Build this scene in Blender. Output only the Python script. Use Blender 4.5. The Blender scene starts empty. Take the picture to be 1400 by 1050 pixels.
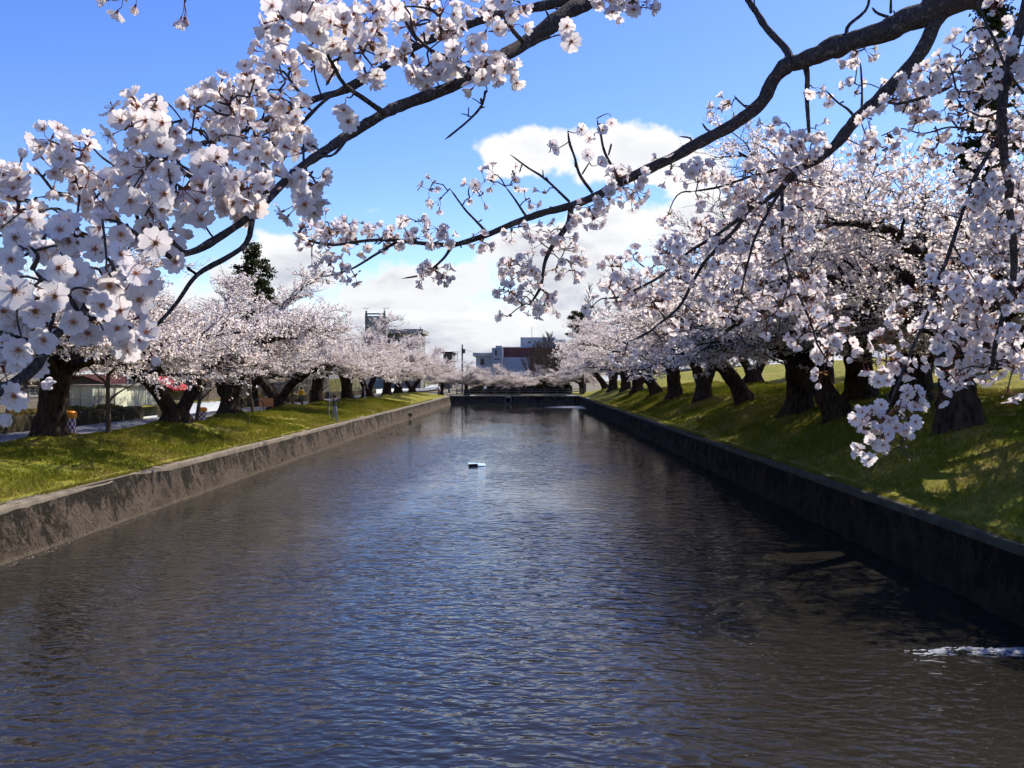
import bpy, math, random
import numpy as np
from mathutils import Vector, Matrix, Euler

# ------------------------------------------------------------------ camera, sky, sun, exposure
scene = bpy.context.scene
COL = scene.collection
FPX = 1212.0                       # focal length in pixels of the 1400 px wide photograph
EYE = Vector((0.0, 0.0, 4.1))      # on the bridge, water at z = 0
cam_d = bpy.data.cameras.new('camera')
cam = bpy.data.objects.new('camera', cam_d); COL.objects.link(cam)
cam_d.sensor_width = 36.0
cam_d.lens = 36.0 * FPX / 1400.0
cam_d.clip_start = 0.05; cam_d.clip_end = 5000
cam.location = EYE
cam.rotation_euler = (math.radians(90 - 0.4254), 0, math.radians(0.8036))
scene.camera = cam
RC = Euler(cam.rotation_euler).to_matrix()

def P(px, py, Y):
    """the point of the place that stands Y metres ahead of the camera in the direction of a photo pixel"""
    d = RC @ Vector(((px - 700) / FPX, -(py - 525) / FPX, -1.0))
    return EYE + d * (Y / d.y)

SUN_AZ, SUN_EL = math.radians(43), math.radians(48)
world = bpy.data.worlds.new('World'); scene.world = world; world.use_nodes = True
sun_d = bpy.data.lights.new('sun', 'SUN'); sun_d.energy = 4.9; sun_d.angle = math.radians(0.53)
sun_d.color = (1.0, 0.92, 0.80)
sun = bpy.data.objects.new('sun', sun_d); COL.objects.link(sun)
sv = Vector((math.sin(SUN_AZ) * math.cos(SUN_EL), math.cos(SUN_AZ) * math.cos(SUN_EL), math.sin(SUN_EL)))
sun.rotation_euler = (-sv).to_track_quat('-Z', 'Y').to_euler(); sun.location = sv * 60
scene.view_settings.view_transform = 'Standard'; scene.view_settings.look = 'None'
scene.view_settings.exposure = 0.74; scene.view_settings.gamma = 1.0
scene.view_settings.use_curve_mapping = False
scene.cycles.max_bounces = 6; scene.cycles.diffuse_bounces = 4; scene.cycles.glossy_bounces = 3; scene.cycles.transmission_bounces = 3
scene.cycles.transparent_max_bounces = 4; scene.cycles.use_adaptive_sampling = True; scene.cycles.adaptive_threshold = 0.05; scene.cycles.adaptive_min_samples = 14

class NT:
    """small helper to write node trees"""
    def __init__(s, tree): s.t = tree; s.n = tree.nodes; s.l = tree.links
    def new(s, typ, **kw):
        n = s.n.new(typ)
        for k, v in kw.items(): setattr(n, k, v)
        return n
    def put(s, sock, v):
        if isinstance(v, bpy.types.NodeSocket): s.l.new(v, sock)
        elif v is not None:
            try: sock.default_value = v
            except Exception: sock.default_value = (v, v, v)
    def math(s, op, a, b=None, c=None, clamp=False):
        n = s.new('ShaderNodeMath', operation=op, use_clamp=clamp)
        for i, v in enumerate((a, b, c)):
            if v is not None: s.put(n.inputs[i], v)
        return n.outputs[0]
    def vmath(s, op, a, b=None, scale=None):
        n = s.new('ShaderNodeVectorMath', operation=op)
        s.put(n.inputs[0], a)
        if b is not None: s.put(n.inputs[1], b)
        if scale is not None: s.put(n.inputs['Scale'], scale)
        return n.outputs['Value'] if op in ('LENGTH', 'DOT_PRODUCT', 'DISTANCE') else n.outputs[0]
    def sep(s, v):
        n = s.new('ShaderNodeSeparateXYZ'); s.put(n.inputs[0], v); return n.outputs
    def comb(s, x, y, z):
        n = s.new('ShaderNodeCombineXYZ')
        for i, v in enumerate((x, y, z)): s.put(n.inputs[i], v)
        return n.outputs[0]
    def noise(s, vec, scale, detail=4, rough=0.55, dist=0.0, lac=2.0):
        n = s.new('ShaderNodeTexNoise'); s.put(n.inputs['Vector'], vec)
        n.inputs['Scale'].default_value = scale; n.inputs['Detail'].default_value = detail
        n.inputs['Roughness'].default_value = rough; n.inputs['Distortion'].default_value = dist
        n.inputs['Lacunarity'].default_value = lac
        return n.outputs['Fac']
    def voro(s, vec, scale, feature='F1'):
        n = s.new('ShaderNodeTexVoronoi', feature=feature); s.put(n.inputs['Vector'], vec)
        n.inputs['Scale'].default_value = scale
        return n.outputs['Distance']
    def smooth(s, v, a, b, lo=0.0, hi=1.0):
        n = s.new('ShaderNodeMapRange', interpolation_type='SMOOTHSTEP')
        s.put(n.inputs[0], v); s.put(n.inputs[1], a); s.put(n.inputs[2], b)
        n.inputs[3].default_value = lo; n.inputs[4].default_value = hi
        return n.outputs[0]
    def mix(s, f, a, b):
        n = s.new('ShaderNodeMix', data_type='RGBA')
        s.put(n.inputs[0], f)
        for sock, v in ((n.inputs[6], a), (n.inputs[7], b)):
            if isinstance(v, bpy.types.NodeSocket): s.l.new(v, sock)
            else: sock.default_value = (*v, 1) if len(v) == 3 else v
        return n.outputs[2]
    def bump(s, h, strength=0.5, dist=0.02, normal=None):
        n = s.new('ShaderNodeBump'); s.put(n.inputs['Height'], h)
        n.inputs['Strength'].default_value = strength; n.inputs['Distance'].default_value = dist
        if normal is not None: s.put(n.inputs['Normal'], normal)
        return n.outputs[0]

def build_world():
    w = NT(world.node_tree); w.n.clear()
    out = w.new('ShaderNodeOutputWorld')
    sky = w.new('ShaderNodeTexSky', sky_type='NISHITA')
    sky.sun_disc = False; sky.sun_elevation = SUN_EL; sky.sun_rotation = SUN_AZ
    sky.air_density = 1.0; sky.dust_density = 0.25; sky.ozone_density = 3.0; sky.altitude = 20
    hs = w.new('ShaderNodeHueSaturation'); w.put(hs.inputs['Color'], sky.outputs[0])
    hs.inputs['Saturation'].default_value = SKY_SAT; hs.inputs['Value'].default_value = SKY_VAL; hs.inputs['Hue'].default_value = SKY_HUE
    bg = w.new('ShaderNodeBackground'); w.put(bg.inputs[0], hs.outputs[0]); bg.inputs[1].default_value = 0.10
    d = w.vmath('NORMALIZE', w.new('ShaderNodeTexCoord').outputs['Generated'])
    x, y, z = w.sep(d)
    az = w.math('ARCTAN2', x, y)                          # radians from straight ahead
    el = w.math('ARCSINE', z)
    n1 = w.noise(d, 7.0, 6, 0.58)
    n2 = w.noise(w.vmath('ADD', d, (3.1, 1.7, 0.4)), 26.0, 3, 0.6)
    nz = w.math('ADD', w.math('MULTIPLY', w.math('SUBTRACT', n1, 0.5), 1.5), w.math('MULTIPLY', w.math('SUBTRACT', n2, 0.5), 0.8))
    # bank of cumulus that lies along the whole horizon
    bank = w.math('SUBTRACT', 0.82, w.math('MULTIPLY', w.math('ABSOLUTE', w.math('SUBTRACT', el, 0.02)), 6.4))
    dens = w.math('MAXIMUM', bank, -0.20)                 # scattered cloud over the rest of the sky, added to whiten ambient light
    q = w.comb(az, el, 0.0)
    def blob(px, py, rx, ry, k):
        r = (P(px, py, 100.0) - EYE).normalized()
        iv = (FPX / rx, FPX / ry, 0.0)
        n = w.new('ShaderNodeVectorMath', operation='MULTIPLY_ADD'); w.put(n.inputs[0], q); n.inputs[1].default_value = iv
        n.inputs[2].default_value = (-math.atan2(r.x, r.y) * iv[0], -math.asin(r.z) * iv[1], 0.0)
        return w.math('MULTIPLY_ADD', w.vmath('DOT_PRODUCT', n.outputs[0], n.outputs[0]), -k, k)
    for c in CLOUDS: dens = w.math('MAXIMUM', dens, blob(*c))
    for c in GAPS: dens = w.math('SUBTRACT', dens, w.math('MAXIMUM', blob(*c), 0.0))
    t = w.math('ADD', dens, nz)
    alpha = w.smooth(t, 0.20, 0.44)
    # thicker, deeper parts of a cloud are greyer, rims are white
    g = w.noise(w.vmath('ADD', w.vmath('MULTIPLY', d, (1, 1, 3.2)), (0.7, 0.2, 5.0)), 8.0, 4, 0.55)
    thick = w.smooth(t, 0.30, 0.75)
    gv = w.math('MULTIPLY', w.math('MULTIPLY', thick, w.smooth(g, 0.34, 0.62)), w.smooth(el, 0.21, 0.09, 0.30, 1.0))
    ccol = w.mix(gv, w.mix(w.smooth(el, 0.10, 0.19), (0.57, 0.575, 0.59), (0.63, 0.63, 0.64)), (0.34, 0.36, 0.42))
    cb = w.new('ShaderNodeBackground'); w.put(cb.inputs[0], ccol); cb.inputs[1].default_value = 1.0
    mx = w.new('ShaderNodeMixShader'); w.put(mx.inputs[0], alpha)
    w.l.new(bg.outputs[0], mx.inputs[1]); w.l.new(cb.outputs[0], mx.inputs[2])
    w.l.new(mx.outputs[0], out.inputs[0])

SKY_SAT, SKY_VAL, SKY_HUE = 1.28, 1.22, 0.521
CLOUDS = [(735, 205, 100, 46, 0.75), (850, 212, 110, 52, 0.75), (930, 240, 95, 42, 0.6), (690, 228, 55, 22, 0.4),
          (370, 365, 75, 55, 0.75), (330, 400, 120, 60, 0.6), (870, 320, 110, 55, 0.7), (960, 300, 90, 50, 0.6), (760, 360, 150, 60, 0.7), (600, 385, 140, 42, 0.6),
          (515, 288, 26, 14, 0.28), (447, 270, 22, 12, 0.22)]
GAPS = [(560, 432, 130, 10, 0.35), (860, 262, 60, 14, 0.5)]
build_world()
world.cycles.sampling_method = 'MANUAL'; world.cycles.sample_map_resolution = 256

# ------------------------------------------------------------------ helpers
rng = np.random.default_rng(11)
random.seed(7)

def link(o, parent=None):
    COL.objects.link(o)
    if parent is not None: o.parent = parent
    return o

def tag(o, label=None, cat=None, group=None, kind=None):
    if label: o['label'] = label
    if cat: o['category'] = cat
    if group: o['group'] = group
    if kind: o['kind'] = kind
    return o

def empty(name, loc=(0, 0, 0), rz=0.0):
    o = bpy.data.objects.new(name, None); o.empty_display_size = 0.2
    o.location = loc; o.rotation_euler = (0, 0, rz)
    return link(o)

def np_mesh(name, verts, quads=None, tris=None, mats=(), midx=None, smooth=False, attr=None):
    verts = np.asarray(verts, np.float32).reshape(-1, 3)
    q = np.zeros((0, 4), np.int32) if quads is None else np.asarray(quads, np.int32).reshape(-1, 4)
    t = np.zeros((0, 3), np.int32) if tris is None else np.asarray(tris, np.int32).reshape(-1, 3)
    me = bpy.data.meshes.new(name)
    me.vertices.add(len(verts)); me.vertices.foreach_set('co', verts.ravel())
    nl = q.size + t.size
    me.loops.add(nl); me.loops.foreach_set('vertex_index', np.concatenate([q.ravel(), t.ravel()]))
    me.polygons.add(len(q) + len(t))
    st = np.concatenate([np.arange(len(q)) * 4, q.size + np.arange(len(t)) * 3]).astype(np.int32)
    me.polygons.foreach_set('loop_start', st)
    for m in mats: me.materials.append(m)
    if midx is not None: me.polygons.foreach_set('material_index', np.asarray(midx, np.int32))
    if smooth: me.polygons.foreach_set('use_smooth', np.ones(len(q) + len(t), bool))
    if attr is not None:
        for k, v in attr.items():
            a = me.attributes.new(k, 'FLOAT', 'POINT'); a.data.foreach_set('value', np.asarray(v, np.float32))
    me.update(calc_edges=True)
    return me

class MB:
    """collects boxes, tubes, rings and polygons; build() links them as ONE mesh object"""
    def __init__(s): s.v = []; s.f = []; s.m = []
    def add(s, vs, fs, m=0):
        o = len(s.v); s.v += [tuple(v) for v in vs]
        s.f += [tuple(i + o for i in f) for f in fs]; s.m += [m] * len(fs)
        return s
    def box(s, a, b, m=0):
        (x0, y0, z0), (x1, y1, z1) = a, b
        v = [(x0, y0, z0), (x1, y0, z0), (x1, y1, z0), (x0, y1, z0), (x0, y0, z1), (x1, y0, z1), (x1, y1, z1), (x0, y1, z1)]
        return s.add(v, [(3, 2, 1, 0), (4, 5, 6, 7), (0, 1, 5, 4), (1, 2, 6, 5), (2, 3, 7, 6), (3, 0, 4, 7)], m)
    def tube(s, pts, r, n=8, m=0, cap=True):
        pts = np.asarray(pts, float); r = np.broadcast_to(np.asarray(r, float), (len(pts),))
        v, q = tube_arrays(pts, r, n)
        fs = [tuple(i) for i in q]
        if cap: fs += [tuple(range(n - 1, -1, -1)), tuple(range(len(v) - n, len(v)))]
        return s.add(v, fs, m)
    def lathe(s, prof, c=(0, 0, 0), n=16, m=0):
        vs, fs = [], []
        for (r, z) in prof:
            for k in range(n):
                a = 2 * math.pi * k / n; vs.append((c[0] + r * math.cos(a), c[1] + r * math.sin(a), c[2] + z))
        for i in range(len(prof) - 1):
            for k in range(n):
                k2 = (k + 1) % n
                fs.append((i * n + k, i * n + k2, (i + 1) * n + k2, (i + 1) * n + k))
        return s.add(vs, fs, m)
    def ring(s, c, R, r, axis='x', n=24, k=6, m=0):
        vs, fs = [], []
        for i in range(n):
            a = 2 * math.pi * i / n
            for j in range(k):
                b = 2 * math.pi * j / k; rr = R + r * math.cos(b); h = r * math.sin(b)
                p = (h, rr * math.cos(a), rr * math.sin(a)) if axis == 'x' else (rr * math.cos(a), h, rr * math.sin(a))
                vs.append((c[0] + p[0], c[1] + p[1], c[2] + p[2]))
        for i in range(n):
            for j in range(k):
                fs.append((i * k + j, ((i + 1) % n) * k + j, ((i + 1) % n) * k + (j + 1) % k, i * k + (j + 1) % k))
        return s.add(vs, fs, m)
    def mesh(s, name, mats, smooth=False):
        me = bpy.data.meshes.new(name); me.from_pydata(s.v, [], s.f)
        for m in (mats if isinstance(mats, (list, tuple)) else [mats]): me.materials.append(m)
        me.polygons.foreach_set('material_index', s.m)
        if smooth: me.polygons.foreach_set('use_smooth', [True] * len(s.f))
        me.update()
        return me
    def build(s, name, mats, parent=None, smooth=False):
        return link(bpy.data.objects.new(name, s.mesh(name, mats, smooth)), parent)

def tube_arrays(pts, r, n, twist=0.0):
    """n-sided tube along pts: vertex array and quad array"""
    N = len(pts)
    tg = np.gradient(pts, axis=0); tg /= (np.linalg.norm(tg, axis=1, keepdims=True) + 1e-12)
    mean = np.abs(tg.mean(0)); ref = np.zeros(3); ref[np.argmin(mean)] = 1.0
    u = np.cross(tg, ref); u /= (np.linalg.norm(u, axis=1, keepdims=True) + 1e-12)
    w = np.cross(tg, u)
    a = np.arange(n) * 2 * np.pi / n + twist
    v = pts[:, None, :] + r[:, None, None] * (np.cos(a)[None, :, None] * u[:, None, :] + np.sin(a)[None, :, None] * w[:, None, :])
    i = np.arange(N - 1)[:, None] * n; k = np.arange(n)[None, :]; k2 = (k + 1) % n
    q = np.stack([i + k, i + k2, i + n + k2, i + n + k], -1).reshape(-1, 4)
    return v.reshape(-1, 3), q

class TB:
    """collects many tubes as arrays"""
    def __init__(s): s.v = []; s.q = []; s.n = 0
    def tube(s, pts, r, n):
        v, q = tube_arrays(np.asarray(pts, float), np.asarray(r, float), n)
        s.v.append(v); s.q.append(q + s.n); s.n += len(v)
    def mesh(s, name, mat, smooth=True):
        return np_mesh(name, np.concatenate(s.v), np.concatenate(s.q), mats=[mat], smooth=smooth)

def _hash(ix, iy, iz):
    h = (ix * 374761393 + iy * 668265263 + iz * 2147483647 + 1274126177) & 0xffffffff
    h = ((h ^ (h >> 13)) * 1274126177) & 0xffffffff
    return ((h ^ (h >> 16)) & 0xffff) / 65535.0
def vnoise(x, y, z=0.0):
    x, y, z = np.broadcast_arrays(np.asarray(x, float), np.asarray(y, float), np.asarray(z, float))
    ix, iy, iz = np.floor(x).astype(np.int64), np.floor(y).astype(np.int64), np.floor(z).astype(np.int64)
    fx, fy, fz = x - ix, y - iy, z - iz
    fx, fy, fz = fx * fx * (3 - 2 * fx), fy * fy * (3 - 2 * fy), fz * fz * (3 - 2 * fz)
    out = 0
    for dx in (0, 1):
        for dy in (0, 1):
            for dz in (0, 1):
                out = out + _hash(ix + dx, iy + dy, iz + dz) * (fx if dx else 1 - fx) * (fy if dy else 1 - fy) * (fz if dz else 1 - fz)
    return out * 2 - 1
def fbm(x, y, z=0.0, o=4):
    s, a = 0, 0.5
    for k in range(o):
        s = s + a * vnoise(np.asarray(x) * 2 ** k + 7.3 * k, np.asarray(y) * 2 ** k + 1.7 * k, np.asarray(z) * 2 ** k); a *= 0.5
    return s

def grid_mesh(name, xs, ys, zf, mats, smooth=True):
    X, Y = np.meshgrid(xs, ys)
    v = np.stack([X, Y, zf(X, Y)], -1).reshape(-1, 3)
    nx, ny = len(xs), len(ys)
    i = np.arange(ny - 1)[:, None] * nx + np.arange(nx - 1)[None, :]
    q = np.stack([i, i + 1, i + nx + 1, i + nx], -1).reshape(-1, 4)
    return np_mesh(name, v, q, mats=mats, smooth=smooth)

# ------------------------------------------------------------------ materials
def material(name):
    m = bpy.data.materials.new(name); m.use_nodes = True
    t = NT(m.node_tree); b = t.n['Principled BSDF']
    return m, t, b
def objco(t): return t.new('ShaderNodeTexCoord').outputs['Object']
def geoco(t): return t.new('ShaderNodeNewGeometry').outputs['Position']

def simple(name, col, rough=0.7, var=0.25, scale=6.0, bump=0.3, metal=0.0, dist=0.01):
    m, t, b = material(name); c = objco(t)
    n = t.noise(c, scale, 5, 0.6); n2 = t.noise(c, scale * 7, 3, 0.6)
    f = t.math('ADD', t.math('MULTIPLY', n, 0.65), t.math('MULTIPLY', n2, 0.35))
    lo = tuple(v * (1 - var) for v in col); hi = tuple(min(1, v * (1 + var)) for v in col)
    t.put(b.inputs['Base Color'], t.mix(t.smooth(f, 0.3, 0.7), lo, hi))
    b.inputs['Roughness'].default_value = rough; b.inputs['Metallic'].default_value = metal
    b.inputs['Specular IOR Level'].default_value = 0.3
    if bump: t.put(b.inputs['Normal'], t.bump(f, bump, dist))
    return m

def leafy(name, c0, c1, trans=0.4, attr='tone', c2=None, rough=0.8):
    """thin petals or leaves: diffuse plus light shining through"""
    m = bpy.data.materials.new(name); m.use_nodes = True
    t = NT(m.node_tree); t.n.clear()
    out = t.new('ShaderNodeOutputMaterial')
    a = t.new('ShaderNodeAttribute', attribute_name=attr).outputs['Fac']
    if c2 is None: col = t.mix(a, c0, c1)
    else: col = t.mix(t.smooth(a, 0.80, 0.92), t.mix(t.math('MULTIPLY', a, 1.25, clamp=True), c0, c1), c2)
    d = t.new('ShaderNodeBsdfDiffuse'); t.put(d.inputs[0], col)
    tr = t.new('ShaderNodeBsdfTranslucent'); t.put(tr.inputs[0], col)
    mx = t.new('ShaderNodeMixShader'); mx.inputs[0].default_value = trans
    t.l.new(d.outputs[0], mx.inputs[1]); t.l.new(tr.outputs[0], mx.inputs[2]); t.l.new(mx.outputs[0], out.inputs[0])
    return m

def bark_material(name, c0, c1, scale=1.0, lent=0.0):
    m, t, b = material(name); c = objco(t)
    cs = t.vmath('MULTIPLY', c, (1, 1, 0.35))
    n = t.noise(cs, 5 * scale, 6, 0.65, 0.6); v = t.voro(cs, 9 * scale)
    f = t.math('ADD', t.math('MULTIPLY', n, 0.7), t.math('MULTIPLY', v, 0.5))
    col = t.mix(t.smooth(f, 0.3, 0.8), c0, c1)
    if lent:
        l = t.noise(c, 90 * lent, 3, 0.5); lich = t.noise(c, 30 * lent, 4, 0.6)
        col = t.mix(t.smooth(l, 0.60, 0.68), col, tuple(min(1, k * 2.0) for k in c1))
        col = t.mix(t.smooth(lich, 0.60, 0.72, 0, 0.5), col, (0.16, 0.17, 0.12))
    else:
        mo = t.noise(c, 1.3 * scale, 4, 0.6)
        col = t.mix(t.smooth(mo, 0.55, 0.72, 0, 0.5), col, (0.06, 0.06, 0.035))
    t.put(b.inputs['Base Color'], col)
    b.inputs['Roughness'].default_value = 0.95; b.inputs['Specular IOR Level'].default_value = 0.1
    t.put(b.inputs['Normal'], t.bump(f, 0.9, 0.06 / scale if not lent else 0.004))
    return m

def grass_material():
    m, t, b = material('grass'); c = geoco(t)
    n = t.noise(c, 0.55, 5, 0.6, 0.3); n2 = t.noise(c, 3.2, 4, 0.65); n3 = t.noise(c, 22, 3, 0.6)
    f = t.math('ADD', t.math('MULTIPLY', n, 0.6), t.math('MULTIPLY', n2, 0.4))
    col = t.mix(t.smooth(f, 0.36, 0.58), (0.120, 0.138, 0.011), (0.225, 0.200, 0.024))
    col = t.mix(t.smooth(f, 0.50, 0.62, 0, 0.9), col, (0.28, 0.215, 0.075))
    col = t.mix(t.smooth(n3, 0.35, 0.7, 0, 0.35), col, (0.045, 0.07, 0.012))
    t.put(b.inputs['Base Color'], col); b.inputs['Roughness'].default_value = 0.95
    b.inputs['Specular IOR Level'].default_value = 0.1
    h = t.math('ADD', t.noise(c, 9, 4, 0.7), t.math('MULTIPLY', t.noise(c, 60, 3, 0.7), 0.6))
    t.put(b.inputs['Normal'], t.bump(h, 0.8, 0.05))
    return m

def wall_stone(name, base, moss, tide):
    m, t, b = material(name); c = geoco(t)
    n = t.noise(c, 1.6, 7, 0.62, 0.2); n2 = t.noise(c, 9, 5, 0.65); _ = 0
    col = t.mix(t.smooth(n, 0.32, 0.68), tuple(k * 0.62 for k in base), tuple(k * 1.3 for k in base))
    col = t.mix(t.smooth(n2, 0.45, 0.75, 0, 0.6), col, tuple(k * 1.55 for k in base))
    z = t.sep(c)[2]
    # moss and black lichen that hang from below the coping in blotches
    cs = t.vmath('MULTIPLY', c, (1, 1, 0.6))
    mn = t.math('ADD', t.noise(cs, 1.1, 6, 0.7, 0.4), t.math('MULTIPLY', t.math('SUBTRACT', z, 0.75), 0.16))
    mn2 = t.noise(cs, 5.5, 5, 0.7)
    mf = t.math('ADD', t.math('MULTIPLY', mn, 0.65), t.math('MULTIPLY', mn2, 0.35))
    col = t.mix(t.smooth(mf, 0.488, 0.525), col, moss)
    rust = t.noise(c, 2.3, 4, 0.7)
    col = t.mix(t.smooth(rust, 0.64, 0.74, 0, 0.6), col, (0.15, 0.075, 0.03))
    td = t.math('ADD', z, t.math('MULTIPLY', t.noise(c, 3, 4, 0.6), 0.10))
    col = t.mix(t.math('MULTIPLY', t.smooth(td, 0.17, 0.09), t.smooth(n2, 0.35, 0.6, 0.25, 1.0)), col, tide)
    t.put(b.inputs['Base Color'], col); b.inputs['Roughness'].default_value = 0.9
    b.inputs['Specular IOR Level'].default_value = 0.1
    h = t.math('ADD', n2, t.math('MULTIPLY', t.noise(c, 30, 4, 0.7), 0.4))
    t.put(b.inputs['Normal'], t.bump(h, 1.0, 0.10))
    return m

def water_material():
    m, t, b = material('water'); c = geoco(t)
    n0 = t.noise(c, 0.12, 3, 0.5)
    t.put(b.inputs['Base Color'], t.mix(t.smooth(n0, 0.3, 0.7), (0.013, 0.0118, 0.0095), (0.020, 0.018, 0.0145)))
    b.inputs['Roughness'].default_value = 0.03; b.inputs['IOR'].default_value = 1.333
    x, y, z = t.sep(c)
    # wavelets run across the canal: crests longer than they are apart
    w1 = t.noise(t.comb(t.math('ADD', t.math('MULTIPLY', x, 1.9), t.math('MULTIPLY', y, 0.6)), t.math('MULTIPLY', y, 3.2), 1.3), 1.0, 1, 0.4, 0.8)
    w2 = t.noise(t.comb(t.math('SUBTRACT', t.math('MULTIPLY', x, 3.9), t.math('MULTIPLY', y, 1.2)), t.math('MULTIPLY', y, 6.6), 4.0), 1.0, 1, 0.4, 0.6)
    w3 = t.noise(t.comb(t.math('MULTIPLY', x, 7.0), t.math('MULTIPLY', y, 12.0), 9.0), 1.0, 1, 0.5, 0.3)
    gust = t.smooth(t.noise(t.comb(x, t.math('MULTIPLY', y, 0.45), 2.0), 0.15, 4, 0.6), 0.34, 0.60, 0.22, 1.0)
    h = t.math('ADD', t.math('MULTIPLY', w1, 0.66), t.math('ADD', t.math('MULTIPLY', w2, 0.34), t.math('MULTIPLY', w3, 0.07)))
    # sheltered water at the far end and under the walls lies calmer
    calm = t.smooth(y, 85.0, 45.0, 0.25, 1.0)
    edge = t.math('MULTIPLY', t.smooth(x, -11.4, -7.0, 0.55, 1.0), t.smooth(x, 8.2, 5.0, 0.55, 1.0))
    k = t.math('MULTIPLY', t.math('MULTIPLY', gust, calm), edge)
    n = t.new('ShaderNodeBump'); t.put(n.inputs['Height'], h); t.put(n.inputs['Strength'], t.math('MULTIPLY', k, WAVE))
    n.inputs['Distance'].default_value = 0.12
    t.put(b.inputs['Normal'], n.outputs[0])
    return m
WAVE = 0.6

M = {}
M['grass'] = grass_material()
M['blade'] = leafy('grass blade', (0.115, 0.142, 0.013), (0.23, 0.205, 0.028), 0.40, c2=(0.32, 0.25, 0.09))
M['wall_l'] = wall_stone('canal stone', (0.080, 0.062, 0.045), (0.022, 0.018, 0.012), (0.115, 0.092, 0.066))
M['wall_r'] = wall_stone('mossy canal stone darkened for shade', (0.034, 0.023, 0.013), (0.014, 0.011, 0.006), (0.030, 0.021, 0.013))  # moss blotches on a base darkened to carry the right wall's shade
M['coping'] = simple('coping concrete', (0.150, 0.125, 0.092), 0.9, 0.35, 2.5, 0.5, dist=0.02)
M['coping_r'] = simple('dark coping', (0.050, 0.043, 0.024), 0.9, 0.5, 2.5, 0.5, dist=0.02)  # darker and browner than the left coping
M['asphalt'] = simple('road asphalt', (0.14, 0.14, 0.145), 0.9, 0.2, 1.2, 0.4)
M['soil'] = simple('park ground', (0.12, 0.105, 0.065), 0.95, 0.35, 0.4, 0.5)
M['water'] = water_material()
M['bark'] = bark_material('old cherry bark', (0.013, 0.0085, 0.006), (0.055, 0.036, 0.025))
M['bark_young'] = bark_material('young tree bark', (0.045, 0.033, 0.026), (0.12, 0.09, 0.07), 3.0)
M['twig'] = bark_material('cherry branch bark', (0.030, 0.024, 0.023), (0.085, 0.070, 0.066), 30.0, lent=1.0)
M['far_blossom'] = leafy('cherry blossom clusters', (0.83, 0.735, 0.695), (0.89, 0.825, 0.785), 0.62, c2=(0.42, 0.24, 0.17))
# ------------------------------------------------------------------ the canal, its banks, the road
END_Y = 138.0
LEFT_TREES = [  # X, Y, variant, turn, size
    (-19.4, 20.5, 'stout', 2.6, 1.0), (-17.0, 31.5, 'stout', 0.0, 1.0), (-16.4, 41.5, 'vee', 0.1, 1.02), (-17.4, 52.0, 'fork', -0.3, 1.02),
    (-18.0, 64.5, 'vee', 2.7, 1.0), (-17.9, 76.0, 'stout', 0.7, 0.98), (-17.4, 86.5, 'fork', 0.4, 1.03), (-17.2, 97.0, 'vee', 0.5, 1.0),
    (-16.8, 108.0, 'stout', -0.5, 1.0), (-17.0, 119.0, 'fork', 0.9, 0.95), (-16.5, 130.0, 'vee', -0.6, 0.9)]
RIGHT_TREES = [
    (12.2, 25.0, 'near', 3.1, 1.22), (11.6, 33.0, 'lean', 3.0, 1.0), (11.9, 38.5, 'stout', 3.5, 1.05), (12.1, 49.0, 'lean', 3.3, 1.05),
    (11.9, 59.0, 'fork', 2.8, 1.05), (11.7, 69.0, 'stout', 3.3, 1.08), (11.9, 80.0, 'lean', 2.9, 1.05), (11.6, 91.0, 'vee', 3.4, 1.1),
    (11.8, 103.0, 'stout', 2.7, 1.1), (11.5, 115.0, 'fork', 3.3, 1.08), (11.6, 127.0, 'lean', 3.1, 1.0),
    # the row further up the bank
    (14.6, 33.5, 'fork_airy', 2.5, 1.3), (15.3, 40.5, 'stout_airy', 2.2, 1.3), (18.3, 31.0, 'lean_airy', 2.6, 1.2), (17.5, 52.0, 'stout_airy', 3.9, 1.15), (18.5, 72.0, 'vee_airy', 3.0, 1.15)]

def mounds(X, Y, side):
    z = 0
    for (tx, ty, *_r) in (LEFT_TREES if side < 0 else RIGHT_TREES):
        z = z + (0.28 if side < 0 else 0.22) * np.exp(-((X - tx) ** 2 + (Y - ty) ** 2) / (1.5 ** 2))
    return z
def h_left(X, Y):
    z = np.interp(X, [-18.6, -18.2, -17.2, -15.5, -13.5, -12.05], [1.60, 1.66, 1.80, 1.74, 1.42, 1.225])
    w = np.interp(X, [-18.6, -18.0, -13.0, -12.05], [0, 1, 1, 0])
    return z + w * (0.10 * fbm(X * 0.35, Y * 0.35) + 0.05 * fbm(X * 1.7, Y * 1.7) + mounds(X, Y, -1))
def h_right(X, Y):
    z = np.interp(X, [8.62, 9.2, 12.0, 15.0, 18.0, 25.0, 34.0, 60.0], [1.325, 1.45, 2.52, 2.98, 3.45, 4.5, 5.6, 7.4])
    w = np.interp(X, [8.62, 9.6, 40], [0, 1, 1])
    z = z + w * (0.14 * fbm(X * 0.3, Y * 0.3) + 0.05 * fbm(X * 1.5, Y * 1.5) + mounds(X, Y, 1))
    f = np.clip((Y - 128) / 30, 0, 1); f = f * f * (3 - 2 * f) * np.clip((18 - X) / 5, 0, 1)
    return z * (1 - f) + f * 1.3
def height(x, y):
    if x < -18.6: return 1.6 if x > -23.1 else 2.25
    if x < -12: return float(h_left(np.array(x), np.array(y)))
    return float(h_right(np.array(x), np.array(y)))

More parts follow.
